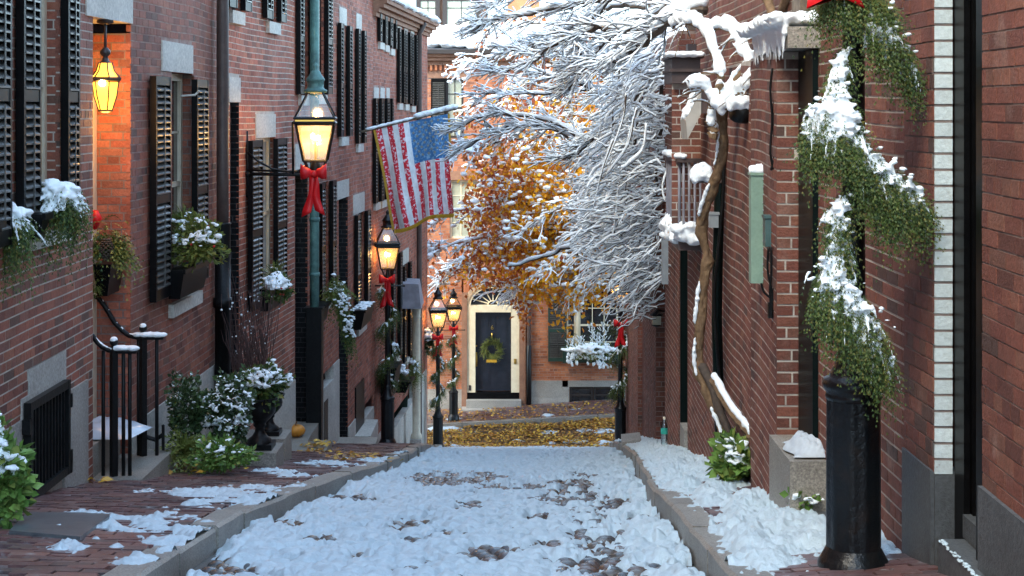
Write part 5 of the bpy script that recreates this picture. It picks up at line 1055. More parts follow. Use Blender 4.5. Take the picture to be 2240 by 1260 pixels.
plant('boxwood_plant', 'drifts of snow on pale shoots in the far window box', 'plant', 1288, 768, 42.05, 56, 14, 500, .12, 'needle_yellow', snow=420, sr=.05, leafy=True, lw=.05, group=EVG, snow_top=-.25, depth=.18)
fm = MB(); sm = MB()
for x_, h in ((1268, 742), (1296, 715), (1322, 712), (1310, 735), (1250, 742)):
    for i in range(26):
        q = random.random(); p = P(x_+random.gauss(0, 4), 765-(765-h)*q, 42.1); Pf = fm.frond(p, (random.gauss(0, .5), -.2, 1), .22, .1, .05); sm.tube(Pf[:4]+np.array([0, -.02, .01]), .009, 5)
    for i in range(20): p = P(x_+random.gauss(0, 9), 772+random.uniform(0, 32)*(1 if x_ in (1250, 1322, 1310) else .4), 42.0); sm.blob(p, random.uniform(.02, .04), (1, 1, 1.5))
o = bpy.data.objects['boxwood_plant.003']; obj('upright_shoots', fm, 'needle', o, kind='stuff'); obj('hanging_snow', sm, 'snow_fluff', o, True, 'stuff')
# planter in the entrance with evergreens and a pine cone
t = thing('planter', 'black planter of yellow-green evergreens with a pine cone, inside the lit entrance', 'planter', P(240, 640, 13.2))
a = P(212, 575, 13.1); b = P(262, 640, 13.25); mb = MB(); mb.box([(a[0]+.03, 13.0, b[2]), (b[0]-.04, 13.0, b[2]), (b[0]-.04, 13.38, b[2]), (a[0]+.03, 13.38, b[2]), (a[0], 12.96, a[2]), (b[0], 12.96, a[2]), (b[0], 13.4, a[2]), (a[0], 13.4, a[2])]); obj('pot', mb, 'paint_black', t)
fm = MB()
for i in range(420):
    s_ = random.choice([-1, 1, 1]); p = P(236+random.gauss(0, 12)+s_*10, 565-abs(random.gauss(0, 22)), 13.05); fm.frond(p, (s_*random.uniform(.1, .9), -.3, random.uniform(-.2, 1.)), random.uniform(.12, .26), random.uniform(.5, 1.1), .032)
obj('foliage', fm, 'needle_yellow', t, kind='stuff')
mb = MB(); c = P(233, 555, 12.98)
for k in range(11):
    for j in range(9): a = j*2*PI/9+k*.35; r = .055*math.sin(PI*(k+1.5)/13.5); mb.blob(c+np.array([r*math.cos(a), r*math.sin(a), (k-3)*.017]), .015, (1, 1, .6), lod=0)
obj('pine_cone', mb, 'bark_dark', t, kind='stuff'); mb = MB(); mb.tube([P(207, 462, 13.2), P(211, 478, 13.2), P(207, 500, 13.2)], [.03, .05, .02], 8); obj('red_ribbon', mb, 'ribbon', t, True)
mb = MB()
for i in range(300): v = RNG.randn(3); v /= np.linalg.norm(v); p = P(211, 610, 13.0)+v*np.array([.04, .06, .10]); mb.frond(p, v, .05, .2, .015, n=4)
obj('topiary_ball', mb, 'needle_yellow', t, kind='stuff')
# shrubs by the wall of house B
plant('holly_bush', 'dark green holly bush without snow beside the stone step', 'bush', 410, 905, 14.0, 44, 72, 1700, .055, 'leaf_dark', snow=24, sr=.02, leafy=True, lw=.035, depth=.25, snow_top=.4)
plant('holly_bush', 'snow-covered holly bush between the dark holly and the iron urn', 'bush', 492, 900, 14.2, 58, 82, 2400, .06, 'leaf_dark', snow=1300, sr=.015, leafy=True, lw=.04, depth=.3, snow_top=-.5)
plant('fern', 'yellow-green fern at the foot of the dark holly bush', 'fern', 408, 988, 13.6, 40, 34, 170, .26, 'needle_yellow', snow=0, droop=.5, fw=.05, up=1.)
plant('low_shrub', 'green leafy shrub on the paving in front of the snowy holly', 'shrub', 490, 995, 13.5, 60, 34, 1500, .06, 'leaf_ivy', snow=70, sr=.022, leafy=True, lw=.035, depth=.2)
plant('ivy_bush', 'bright green ivy bush at the lower left picture edge, patched with snow', 'bush', 0, 1045, 9.0, 46, 128, 1500, .075, 'leaf_ivy', snow=260, sr=.02, leafy=True, lw=.055, depth=.12)
# bare red twigs
t = thing('bare_shrub', 'bare reddish twigs rising in front of the brick wall behind the urns', 'shrub', P(560, 850, 16.3)); mb = MB(); sm = MB()
for i in range(120):
    x0_ = random.uniform(515, 590); p = P(x0_, 850, 16.2); q = P(x0_+random.gauss(0, 22)-8, random.uniform(590, 760), 16.2+random.uniform(-.2, .2)); k = np.linspace(0, 1, 6)[:, None]; pts = p+(q-p)*k+RNG.randn(6, 3)*.015; mb.tube(pts, np.linspace(.005, .002, 6), 4)
    if random.random() < .3: sm.blob(pts[4], random.uniform(.006, .013), lod=0)
obj('twigs', mb, 'twig', t, kind='stuff'); obj('snow', sm, 'snow_fluff', t, True, 'stuff')
# iron urns
def urn(px_, yb, yt, D, label, nf, mt):
    b = P(px_, yb, D); h = (yb-yt)*D/F; t = thing('iron_urn', label, 'urn', b, 'black iron urns against the left houses'); m = MB(); s = h/.62
    m.cube(b[0]-.17*s, b[0]+.17*s, D-.17*s, D+.17*s, b[2], b[2]+.07*s); obj('plinth', m, 'iron_black', t)
    m = MB(); m.lathe(b, [(q*s, z*s) for q, z in ((.15, .07), (.14, .11), (.09, .15), (.06, .20), (.055, .25), (.08, .28), (.07, .30), (.13, .36), (.19, .44), (.20, .50), (.19, .56), (.23, .60), (.24, .62), (.21, .62), (.18, .56))], 20); obj('bowl', m, 'iron_black', t, True)
    plant('evergreen_plant', label.replace('black iron urn', 'snowy evergreen mound in the urn'), 'plant', px_, yt-28, D, 36, 40, nf, .07, mt, snow=300, sr=.024, leafy=True, lw=.04, depth=.22, group='evergreens in the iron urns', snow_top=.0)
urn(568, 980, 868, 15.2, 'black iron urn nearest the snowy holly bush', 900, 'needle'); urn(590, 950, 862, 16.6, 'black iron urn farther back against the pale granite', 900, 'needle')
sl = thing('stone_slab', 'wet stone blocks under the two iron urns', 'stone slab', (-2.62, 15.6, 4.6))
for (px_, yb, D) in ((568, 980, 15.2), (590, 950, 16.6)): a = P(px_, yb, D); mb = MB(); mb.cube(a[0]-.26, a[0]+.2, D-.24, D+.24, a[2]-.6, a[2]+.002); obj('block', mb, 'granite_wet', sl)
# pumpkin by the dark doorway, steps of the left houses
st = thing('doorstep', 'stone steps with a pumpkin in front of the dark doorway left of the green downspout', 'doorstep', P(655, 1000, 20.5))
a = P(642, 995, 20.6); mb = MB(); mb.cube(a[0]-.3, P(676, 960, 20.6)[0], 20.2, 21.7, 2.8, CZ-(948-HY)*20.9/F); obj('step', mb, 'granite_wet', st); mb = MB(); mb.cube(a[0]-.3, P(722, 985, 20.)[0], 18.7, 20.19, 2.8, CZ-(1000-HY)*19.2/F); obj('step', mb, 'granite_wet', st)
mb = MB(); q = P(646, 950, 20.7); z0_ = CZ-(948-HY)*20.9/F
for k in range(8): a = k*PI/4; mb.blob((q[0]+.05*math.cos(a), q[1]+.05*math.sin(a), z0_+.08), .085, (1, 1, .9), rough=.02)
o = single('pumpkin', mb, 'pumpkin', 'small orange pumpkin on the step of the dark doorway', 'pumpkin', smooth=True)
mb = MB(); mb.tube([(q[0], q[1], z0_+.15), (q[0]+.02, q[1], z0_+.2)], .012, 6); obj('stem', mb, 'bark', o)
# ================================================================ entrance steps and hand rails on the left
st = thing('entrance_steps', 'wet granite entrance steps inside the iron stair rails', 'steps', (-3.2, 13, 5.1)); z1 = CZ-2.975
mb = MB(); mb.box([(-3.42, 12.5, 4.9), (-3.015, 12.5, 4.9), (-3.0, 13.62, 4.7), (-3.42, 13.62, 4.7), (-3.42, 12.5, z1), (-3.015, 12.5, z1), (-3.0, 13.62, z1), (-3.42, 13.62, z1)]); obj('step', mb, 'granite_wet', st)
mb = MB(); mb.cube(-4.3, -3.425, 12.49, 13.44, 4.9, CZ-2.72); obj('step', mb, 'granite_wet', st)
def rail(D, x_end, xn, y_pts, balls, bal, label):
    t = thing('stair_rail', label, 'hand rail', P(xn, 1000, D), 'iron rails of the entrance steps'); m = MB()
    pts = [P(x, y, D) for x, y in y_pts]; m.tube(pts, .022, 8); obj('rail', m, 'iron_black', t, True); zb = z1
    q = P(xn, balls, D); m = MB(); m.tube([(q[0], q[1], zb), (q[0], q[1], q[2]-.04)], .035, 4); m.blob(q, .035, rough=0, lod=2); obj('newel', m, 'iron_black', t)
    for x in bal:
        q = P(x, y_pts[-1][1], D+.02); m = MB(); m.tube([(q[0], q[1], zb), q], .016, 8); obj('baluster', m, 'iron_black', t, True)
    m = MB(); a = P(y_pts[-2][0], y_pts[-2][1], D); b = P(y_pts[-1][0], y_pts[-1][1], D)
    for i in range(70): k = random.random(); q = a+(b-a)*k; m.blob(q+np.array([random.gauss(0, .005), random.gauss(0, .014), .026]), random.uniform(.018, .032), (1.3, 1, .7))
    m.blob(P(xn, balls, D)+np.array([0, -.005, .02]), .034, (1, 1, .8), rough=.1)
    for k in range(40): i = random.randrange(len(pts)-2); f = random.random(); m.blob(pts[i]+(pts[i+1]-pts[i])*f+np.array([0, -.005, .016]), random.uniform(.008, .016))
    obj('snow', m, 'snow_fluff', t, True, 'stuff'); return t
rail(12.62, 297, 249, [(196, 728), (205, 738), (214, 750), (224, 759), (238, 766), (252, 768), (298, 768)], 748, (226, 270, 284), 'nearer iron stair rail with a snow-topped scroll end')
rail(13.36, 355, 313, [(206, 646), (216, 652), (228, 668), (250, 705), (268, 724), (282, 734), (300, 738), (356, 738)], 718, (303, 343), 'farther iron stair rail with a snow-topped scroll end')
m = MB(); m.tube([P(357, 985, 13.5), P(357, 930, 13.5)], .014, 6); m.tube([P(318, 955, 13.5), P(340, 962, 13.5), P(357, 950, 13.5)], .02, 6); obj('boot_scraper', m, 'iron_black', bpy.data.objects['stair_rail.001'])
mb = MB(); V = []; n = 18
for i in range(n):
    for j in range(n):
        a = i/(n-1); b = j/(n-1); V.append((-3.62+a*.52-.08*(1-b), 12.75+b*.5, CZ-2.715+.01+.16*(math.sin(PI*a)**.5)*(math.sin(PI*b)**.5)*(1-.45*a)+.02*math.sin(a*17+b*5)*math.sin(b*13)*math.sin(PI*a)*math.sin(PI*b)))
mb.add(V, [(i*n+j, (i+1)*n+j, (i+1)*n+j+1, i*n+j+1) for i in range(n-1) for j in range(n-1)]); single('plastic_bag', mb, 'plastic_bag', 'pale blue plastic bag lying on the entrance step behind the rails', 'bag', smooth=True)
# bluestone hatch in the left pavement
a = gp(30, 1150, .14); b = gp(225, 1150, .14); mb = MB(); Z = lambda X, D: float(lwz(np.array(X), np.array(D)))+.012
xs = [gp(20, 1170, .14), gp(175, 1180, .14), gp(250, 1128, .14), gp(60, 1130, .14)]
mb.box([(x, d, Z(x, d)-.06) for x, d in xs]+[(x, d, Z(x, d)+.012) for x, d in xs]); single('bluestone_slab', mb, 'bluestone', 'blue-grey stone slab let into the brick pavement beside the ivy', 'slab')

# ================================================================ flag
FD = 26.4; t = thing('flag', 'frosted striped flag with a starred blue canton on a snowy pole', 'flag', P(800, 288, FD))
fp = lambda px_, py, dd=0: P(px_, py, FD+dd)
a = fp(780, 291); b = fp(994, 238); m = MB(); m.tube([a, (a+b)/2, b], .022, 10); m.blob(b, .035, rough=0); obj('pole', m, 'timber', t, True)
m = MB(); c = fp(772, 293); m.cube(c[0]-.06, c[0]+.05, FD-.06, FD+.06, c[2]-.08, c[2]+.08); obj('bracket', m, 'iron_black', t)
m = MB()
for i in range(150): k = random.uniform(.1, 1); p = a+(b-a)*k; m.blob(p+np.array([0, random.gauss(0, .01), .022+.02*(k > .6)]), random.uniform(.02, .035)+.022*(k > .62), (1.4, 1, .8))
obj('snow', m, 'snow_fluff', t, True, 'stuff')
TL, TR, BR_, BL = (822, 282), (979, 249), (990, 462), (866, 499); ns, nt_ = 52, 44; MB_ = MB(); V = []
def fpt(s, q):
    x = (1-s)*(1-q)*TL[0]+s*(1-q)*TR[0]+s*q*BR_[0]+(1-s)*q*BL[0]; y = (1-s)*(1-q)*TL[1]+s*(1-q)*TR[1]+s*q*BR_[1]+(1-s)*q*BL[1]
    y += 5*math.sin(s*PI*2.2+.5)*q; x += 2.5*math.sin(q*5+s*9)*q
    return fp(x, y, .09*math.sin(s*13+q*2.2)*(.25+q)+.05*math.sin(s*29)*q)
for i in range(ns+1):
    for j in range(nt_+1): V.append(fpt(i/ns, j/nt_))
Q = []; MI = []
for i in range(ns):
    for j in range(nt_):
        Q.append((i*(nt_+1)+j, i*(nt_+1)+j+1, (i+1)*(nt_+1)+j+1, (i+1)*(nt_+1)+j)); k = i//4
        MI.append(2 if (k >= 6 and j < nt_*.41) else k % 2)
MB_.add(V, Q); MB_.qm[-1] = np.array(MI); o = obj('cloth', MB_, ['flag_red', 'flag_white', 'flag_blue'], t, True)
m = MB()
for r in range(9):
    for c_ in range(6 if r % 2 == 0 else 5):
        q = (r+1)/10*.40; s = 6/13+7/13*(c_+1-(0 if r % 2 else .5))/6
        if not .47 < s < .99: continue
        p = fpt(s, q)+np.array([0, -.012, 0]); V = [p]
        for k in range(10): rr = .034 if k % 2 == 0 else .014; V.append(p+np.array([rr*math.sin(k*PI/5), 0, rr*math.cos(k*PI/5)]))
        m.add(V, None, [(0, k+1, (k+1) % 10+1) for k in range(10)])
obj('stars', m, 'flag_star', t, kind='stuff')
m = MB()
for i in range(300):
    q = i/300; s = (0, q*1.0); p = fpt(0, q); m.leaf(p, (-1, 0, -.3), (0, -1, 0), .05, .02)
    p = fpt(q, 1); m.leaf(p, (0, 0, -1), (0, -1, 0), .07, .02)
    p = fpt(1, q*.4)
    m.leaf(p, (1, 0, -.2), (0, -1, 0), .04, .02)
obj('fringe', m, 'gold', t, kind='stuff')

# ================================================================ wreath on the far door
q = WF.at(WF.u(1076), -.05, WF.z(1076, 765)); t = thing('wreath', 'green evergreen wreath with a ribbon tag on the black front door', 'wreath', q); fm = MB()
for i in range(620): a = random.uniform(0, 2*PI); r = .20+random.gauss(0, .045); p = q+np.array([r*math.cos(a), random.uniform(-.06, .03), r*math.sin(a)]); fm.frond(p, (math.cos(a+.9)+random.gauss(0, .4), -.4, math.sin(a+.9)+random.gauss(0, .4)), .11, .1, .03)
obj('ring', fm, 'needle_yellow', t, kind='stuff'); m = MB(); m.cube(q[0]-.15, q[0]+.13, q[1]-.09, q[1]-.06, q[2]-.34, q[2]-.27); obj('ribbon', m, 'gold', t)

# ================================================================ branches, snow and leaves
def twig(p, d, L, sag, n, wob):
    t_ = np.linspace(0, 1, n); pts = np.asarray(p)+np.asarray(d)*L*t_[:, None]; pts[:, 2] -= sag*L*t_*t_
    w_ = RNG.randn(n, 3)*wob*L; w_[0] = 0; return pts+np.cumsum(w_, 0)*.4
def limb(bm, sm, pts, r0, r1, s0, n=5, sn=5, lift=.95):
    k = len(pts); r = np.linspace(r0, r1, k); bm.tube(pts, r, n)
    if s0 <= 0: return
    tg = np.gradient(pts, axis=0); tg /= np.linalg.norm(tg, axis=1)[:, None]+1e-9; fl = np.sqrt(np.clip(1-tg[:, 2]**2, 0, 1))
    s = s0*(.55+.75*RNG.rand(k))*np.clip(fl*1.25, .25, 1); sp = pts.copy(); sp[:, 2] += r*lift+s*.85
    sm.tube(sp, r*.65+s*.85, sn)
def spline(ctrl, n):
    K = np.asarray(ctrl, float); tt = np.linspace(0, len(K)-1, n); i = np.clip(tt.astype(int), 0, len(K)-2); f = (tt-i)[:, None]
    g = lambda j: K[np.clip(j, 0, len(K)-1)]
    a, b, c, d = g(i-1), g(i), g(i+1), g(i+2)
    return .5*((2*b)+(-a+c)*f+(2*a-5*b+4*c-d)*f*f+(-a+3*b-3*c+d)*f**3)
def ramify(bm, sm, pts, r, cnt, Lk, lev, snow, bias, out=None, sag=.25, spread=.9, wob=.05, rmin=.003):
    k = len(pts); tg = np.gradient(pts, axis=0); tg /= np.linalg.norm(tg, axis=1)[:, None]+1e-9
    for _ in range(cnt):
        i = min(k-1, int(k*(random.random()**.75))); i = max(1, i); d = tg[i]*random.uniform(.5, 1.1)+RNG.randn(3)*spread*.55*np.array([1, 1, .9])+np.asarray(bias); d /= np.linalg.norm(d)+1e-9
        L = Lk*random.uniform(.5, 1.15)*(1.15-.5*i/k); tp = twig(pts[i], d, L, sag*random.uniform(.2, 1.3), 6, wob); rr = max(rmin, r*random.uniform(.35, .6))
        limb(bm, sm, tp, rr, rmin*.7, snow*random.uniform(.6, 1.2), 4, 5)
        if out is not None: out.append(tp)
        if lev > 0: ramify(bm, sm, tp, rr, random.randint(3, 6), Lk*.5, lev-1, snow*.85, bias, out, sag, spread, wob, rmin)
# --- autumn tree rooted round the right corner of the cross street
random.seed(21); RNG.seed(21)
tr = thing('autumn_tree', 'tree with yellow and rust autumn leaves under snow, at the far cross street', 'tree', (4.4, 38.4, .3)); bm = MB(); sm = MB(); lm = MB(); lr = MB(); tips = []
trunk = spline([(4.4, 38.4, .0), (4.35, 38.3, 2.2), (4.0, 38.2, 4.5), (3.8, 38.3, 6.8), (3.5, 38.4, 9.5), (3.2, 38.5, 11.5)], 16); m = MB(); m.tube(trunk, np.linspace(.2, .06, 16), 10); obj('trunk', m, 'bark_dark', tr, True)
LIMBS = [(1000, 150), (1060, 70), (1020, 235), (1095, 300), (1130, 190), (1000, 335), (965, 470), (955, 545), (1000, 590), (1050, 545), (1040, 440), (1120, 420), (1150, 500), (1180, 330), (1190, 590), (1130, 620), (1240, 540), (1265, 420), (1250, 640), (1085, 640), (1210, 240), (1240, 120), (1090, 400), (1160, 640), (1300, 560), (1200, 460), (1180, 90), (1100, 520), (1290, 300), (960, 620)]
for lx, ly in LIMBS:
    D = random.uniform(36.9, 40.6); tip = P(lx, ly, D); h = tip[2]+random.uniform(-1.6, -.3) if ly < 500 else tip[2]+random.uniform(-.3, 1.4); i = int(np.argmin(np.abs(trunk[:, 2]-h))); s = trunk[i]
    md = s+(tip-s)*.5+np.array([0, random.gauss(0, .3), .35+random.gauss(0, .25)]); pts = spline([s, s+(md-s)*.5+np.array([0, 0, .1]), md, tip+(md-tip)*.4+np.array([0, 0, .12]), tip], 22)+RNG.randn(22, 3)*.02
    limb(bm, sm, pts, .05, .012, .03, 6, 6); ramify(bm, sm, pts[6:], .02, 26, .75, 1, .022, (-.25, -.1, .05), tips, .3, 1.0, .06, .005)
for tp in tips:
    px_, py = proj(tp[-1])
    if (py > 690 and not 1120 < px_ < 1170) or (py > 632 and 1024 < px_ < 1132): continue
    yl = np.clip((px_-1040)/200+(py-330)/420, 0, 1)       # the lower right of the crown has turned yellow, the upper left is rust
    for _ in range(random.choice([1, 2, 3, 3, 4])):
        if random.random() > .25+.75*yl: continue
        p = tp[random.randrange(2, 6)]+RNG.randn(3)*.05; (lm if random.random() < yl*1.05 else lr).leaf(p, RNG.randn(3)+np.array([0, 0, -1.0]), RNG.randn(3)+np.array([0, -1.2, 0]), random.uniform(.08, .16), random.uniform(.06, .11))
    if random.random() < .55: sm.blob(tp[random.randrange(2, 6)]+np.array([0, 0, .03]), random.uniform(.03, .075), (1.2, 1.1, .7))
for i in range(4200):         # leaf sprays in the middle of the crown
    x = random.gauss(1185, 95); y = random.gauss(470, 125)
    if not (1010 < x < 1345 and 60 < y < 660) or (1024 < x < 1132 and y > 632): continue
    p = P(x, y, random.uniform(37.2, 40.4)); y_ = random.random() < np.clip((x-1060)/110, .3, .95)*np.clip((y-180)/150, .25, 1)
    for _ in range(random.choice([1, 2, 3, 4])): (lm if y_ else lr).leaf(p+RNG.randn(3)*.08, RNG.randn(3)+np.array([0, 0, -1.]), RNG.randn(3)+np.array([0, -1.2, 0]), random.uniform(.09, .17), random.uniform(.06, .12))
    if random.random() < .24: sm.blob(p+np.array([0, 0, .05]), random.uniform(.03, .08), (1.3, 1.2, .7))
for cx, cy, n in ((1145, 690, 26), (1150, 715, 12), (1225, 690, 20), (1240, 715, 16), (1285, 705, 5), (1140, 655, 50), (1330, 655, 8), (1265, 640, 40)):
    for _ in range(n): (lr if cx < 1160 else lm).leaf(P(cx+random.gauss(0, 13), cy+random.gauss(0, 13), random.uniform(38.5, 40.5)), RNG.randn(3)+np.array([0, 0, -1]), RNG.randn(3)+np.array([0, -1.2, 0]), random.uniform(.09, .16), .09)
obj('branches', bm, 'bark_dark', tr, kind='stuff'); obj('leaves', lm, 'leaf_autumn', tr, kind='stuff'); obj('rust_leaves', lr, 'leaf_rust', tr, kind='stuff'); obj('snow', sm, 'snow_fluff', tr, True, 'stuff')
# --- snow-bowed tree leaning over the right-hand wall
random.seed(5); RNG.seed(5)
tr = thing('snowy_tree', 'bare tree bowed under snow, its twigs hanging over the right-hand wall', 'tree', (3.2, 21.5, 4)); bm = MB(); sm = MB()
trunk = spline([(3.3, 21.5, 3.4), (3.1, 21.4, 6), (2.6, 21.2, 8.2), (2.35, 20.8, 9.6), (2.3, 20.5, 11.2)], 14); m = MB(); m.tube(trunk, np.linspace(.17, .07, 14), 10); obj('trunk', m, 'bark_dark', tr, True)
G = [[(1430, 120, 21), (1340, 205, 21), (1280, 188, 21.4), (1200, 166, 22), (1130, 150, 22.5), (1085, 158, 23)], [(1440, 240, 21), (1360, 210, 21.5), (1290, 200, 22), (1180, 205, 23), (1060, 205, 24)], [(1400, 330, 21), (1300, 345, 21.5), (1265, 300, 22), (1200, 266, 22.5), (1110, 250, 23), (1040, 262, 23.5), (985, 288, 24)],
     [(1300, 345, 22), (1230, 290, 22.4), (1160, 275, 23), (1090, 285, 23.5), (1010, 330, 24)], [(1540, 20, 15), (1470, 45, 15.2), (1420, 85, 15.4), (1375, 120, 15.6), (1330, 140, 15.8)], [(1540, -10, 15.5), (1440, 30, 16), (1380, 70, 16), (1310, 60, 16.5), (1230, 90, 17), (1170, 130, 17.4)], [(1460, -30, 17), (1360, -10, 17.5), (1270, 10, 18), (1180, 25, 18.6), (1090, 45, 19), (1050, 55, 19)],
     [(1480, -60, 17), (1350, -60, 17.5), (1240, -30, 18), (1150, -20, 18.6), (1080, 10, 19)], [(1400, 40, 18), (1330, 90, 18.3), (1290, 140, 18.6), (1240, 200, 19)], [(1350, -20, 18), (1300, 40, 18.4), (1270, 100, 18.8), (1265, 150, 19)], [(1430, 160, 20), (1350, 260, 20.5), (1270, 330, 21), (1220, 350, 21.5)], [(1300, 620, 26), (1250, 545, 26), (1200, 560, 26.5), (1110, 585, 27)], [(1420, 150, 20), (1390, 280, 20.4), (1380, 400, 20.8), (1340, 520, 21)], [(1450, 140, 20), (1440, 290, 20.4), (1430, 450, 20.8), (1400, 560, 21.2)],
     [(1410, 20, 18), (1340, 15, 18.4), (1260, 60, 18.8), (1180, 100, 19.2), (1120, 110, 19.6)], [(1440, 180, 20), (1380, 150, 20.3), (1310, 130, 20.6), (1240, 120, 21), (1160, 90, 21.4)]]
for gi, g in enumerate(G):
    pts = spline([P(*q) for q in g], 26)+RNG.randn(26, 3)*.012; th = .055 if gi in (4, 5) else .03; limb(bm, sm, pts, th, .010, .05 if gi == 4 else .024, 6, 7)
    if gi < 11 or gi > 13: ramify(bm, sm, pts, .014, 34, .48, 1, .0115, (-.35, 0, .12), None, .15, .75, .07, .003)
def crown_edge(y): return np.interp(y, [100, 200, 300, 400, 500, 560, 600, 650], [1390, 1345, 1310, 1285, 1280, 1305, 1350, 1375])
for i in range(860):         # the layered mass of fine twigs, combed one way
    y0 = random.uniform(60, 610); x0_ = random.uniform(crown_edge(y0)+10, 1485); D = random.uniform(18.5, 25); p = P(x0_, y0, D); fl_ = -.28+.30*math.sin(y0*.013+x0_*.02)+.25*(x0_-1400)/100*(y0 > 400)
    d = np.array([-1, random.gauss(0, .3), fl_+random.gauss(0, .24)]); d /= np.linalg.norm(d)
    L = random.uniform(.22, .52); tp = twig(p, d, L, random.uniform(-.5, .7), 8, .11); limb(bm, sm, tp, .006, .0025, random.uniform(.0105, .019)*np.interp(y0, [420, 600], [1, .6]), 4, 6); ramify(bm, sm, tp, .004, 4, L*.5, 0, .0125, (-.45, -.1, -.08), None, .25, .65, .08, .002)
for i in range(30):           # thick vertical snow columns
    x0_ = random.uniform(1340, 1480); y0 = random.uniform(60, 420); D = random.uniform(18, 23); pts = spline([P(x0_, y0, D), P(x0_-random.uniform(5, 30), y0+60, D), P(x0_-random.uniform(10, 60), y0+random.uniform(90, 170), D)], 9); limb(bm, sm, pts, .014, .006, random.uniform(.015, .035), 5, 6)
for i in range(300):          # darker bare twigs at the lower right
    p = P(random.uniform(1375, 1470), random.uniform(480, 700), random.uniform(20, 27)); tp = twig(p, (-random.uniform(.2, 1), random.gauss(0, .4), random.uniform(-.6, .5)), random.uniform(.2, .5), .3, 7, .12); limb(bm, sm, tp, .006, .003, .0075 if random.random() < .75 else 0, 4, 4)
obj('branches', bm, 'bark_dark', tr, kind='stuff'); obj('snow', sm, 'snow_fluff', tr, True, 'stuff')
# --- the old vine on the right-hand wall
random.seed(9); RNG.seed(9)
vn = thing('wisteria_vine', 'old twisted brown vine climbing the right-hand brick wall under snow', 'vine', P(1590, 985, 12.3)); bm = MB(); sm = MB()
stem = spline([P(1600, 985, 12.2), P(1578, 930, 12.3), P(1548, 860, 12.4), P(1528, 800, 12.5), P(1530, 720, 12.5), P(1538, 640, 12.5), P(1546, 560, 12.5), P(1534, 500, 12.5), P(1548, 440, 12.4), P(1572, 370, 12.3), P(1582, 300, 12.2), P(1578, 240, 12.1), P(1608, 180, 12.), P(1650, 130, 11.9), P(1700, 90, 11.8), P(1726, 62, 11.7)], 80)
m = MB(); rr = np.interp(np.linspace(0, 1, 80), [0, .1, .5, .75, 1], [.075, .055, .052, .062, .035])*(1+.16*np.sin(np.arange(80)*.9)+.1*RNG.randn(80)); m.tube(stem+RNG.randn(80, 3)*.006, rr*.72, 9); ph_ = np.arange(80)*.33
for q0 in (0, 2.1, 4.2): m.tube(stem+np.stack([np.cos(ph_+q0), np.sin(ph_+q0), 0*ph_], -1)*(rr*.36)[:, None]+RNG.randn(80, 3)*.005, rr*(.42+.12*RNG.rand(80)), 7)
obj('trunk', m, 'bark', vn, True)
m = MB(); m.tube(spline([P(1606, 980, 12.1), P(1590, 935, 12.2), P(1570, 890, 12.3), P(1560, 850, 12.35), P(1535, 800, 12.45)], 20), np.linspace(.03, .04, 20), 7); obj('side_stem', m, 'bark_dark', vn, True)
for a_, b_, r_, off in ((2, 9, .03, (-.03, -.04, .02)), (14, 21, .026, (-.035, -.04, .0)), (22, 29, .03, (-.045, -.03, .0)), (39, 46, .026, (-.04, -.03, .01)), (48, 58, .02, (-.045, -.03, .0)), (56, 68, .028, (-.03, -.03, .03)), (64, 80, .046, (0, -.015, .045))):
    st_ = spline(stem[a_:b_], 6*(b_-a_)); rr2 = r_*.85*(.55+.5*vnoise(np.arange(len(st_))*.55, np.arange(len(st_))*0+a_))*np.sin(np.linspace(.25, PI-.25, len(st_)))**.4; sm.tube(st_+np.array(off)+RNG.randn(len(st_), 3)*.004, rr2, 9)
BRN = [[(1612, 985, 12.1), (1590, 900, 12.1), (1558, 840, 12.2), (1545, 815, 12.3)], [(1560, 830, 12), (1600, 900, 11.7), (1640, 950, 11.4), (1652, 968, 11.3)], [(1580, 250, 12), (1540, 195, 12), (1508, 188, 12)], [(1575, 240, 12), (1620, 215, 11.8), (1660, 195, 11.6), (1700, 130, 11.3), (1745, 110, 10.6), (1778, 96, 10)], [(1590, 210, 12), (1640, 185, 11.8), (1690, 150, 11.4), (1706, 190, 11.2), (1690, 240, 11.2)], [(1700, 135, 11.2), (1660, 160, 11.3), (1630, 195, 11.4), (1612, 205, 11.5)], [(1580, 170, 12), (1540, 70, 12.4), (1500, 50, 12.6), (1470, 60, 12.8)], [(1640, 140, 11.8), (1600, 70, 12.2), (1560, 60, 12.4)], [(1690, 90, 11.6), (1670, 70, 11.8), (1620, 78, 12), (1580, 60, 12.2)], [(1700, 130, 11.2), (1716, 180, 11.), (1704, 230, 11), (1690, 262, 11)], [(1560, 300, 12.1), (1555, 240, 12.1), (1575, 190, 12)]]
for g in BRN[1:]:
    pts = spline([P(*q) for q in g], 22)+RNG.randn(22, 3)*.006; big = .042 if g[0][1] < 260 else .02; limb(bm, sm, pts, .026 if big > .03 else .04, .014 if big > .03 else .03, big if big > .03 else .007, 7, 7)
    p2_ = spline(pts, 90); sm.tube(p2_+np.array([0, -.012, big*.55])+RNG.randn(90, 3)*.004, (.034*(.35+1.0*vnoise(np.arange(90)*.5, np.arange(90)*0+len(g))) if big > .03 else .045*np.clip(vnoise(np.arange(90)*.22, np.arange(90)*0+len(g))-.25, .0, 1)), 9)
    if g[0][1] < 260: ramify(bm, sm, pts, .011, 7, .26, 0, .012, (0, -.1, -.25), None, .4, .9, .07, .004)
for g in ([(1610, -30, 12.2), (1670, -10, 11.9), (1690, 40, 11.7), (1688, 95, 11.6)], [(1730, -20, 11.2), (1712, 20, 11.4), (1722, 60, 11.5)]): pts = spline([P(*q) for q in g], 16); m = MB(); m.tube(pts, .035, 8); obj('side_stem', m, 'bark', vn, True)
obj('branches', bm, 'bark', vn, kind='stuff'); obj('snow', sm, 'snow_fluff', vn, True, 'stuff')
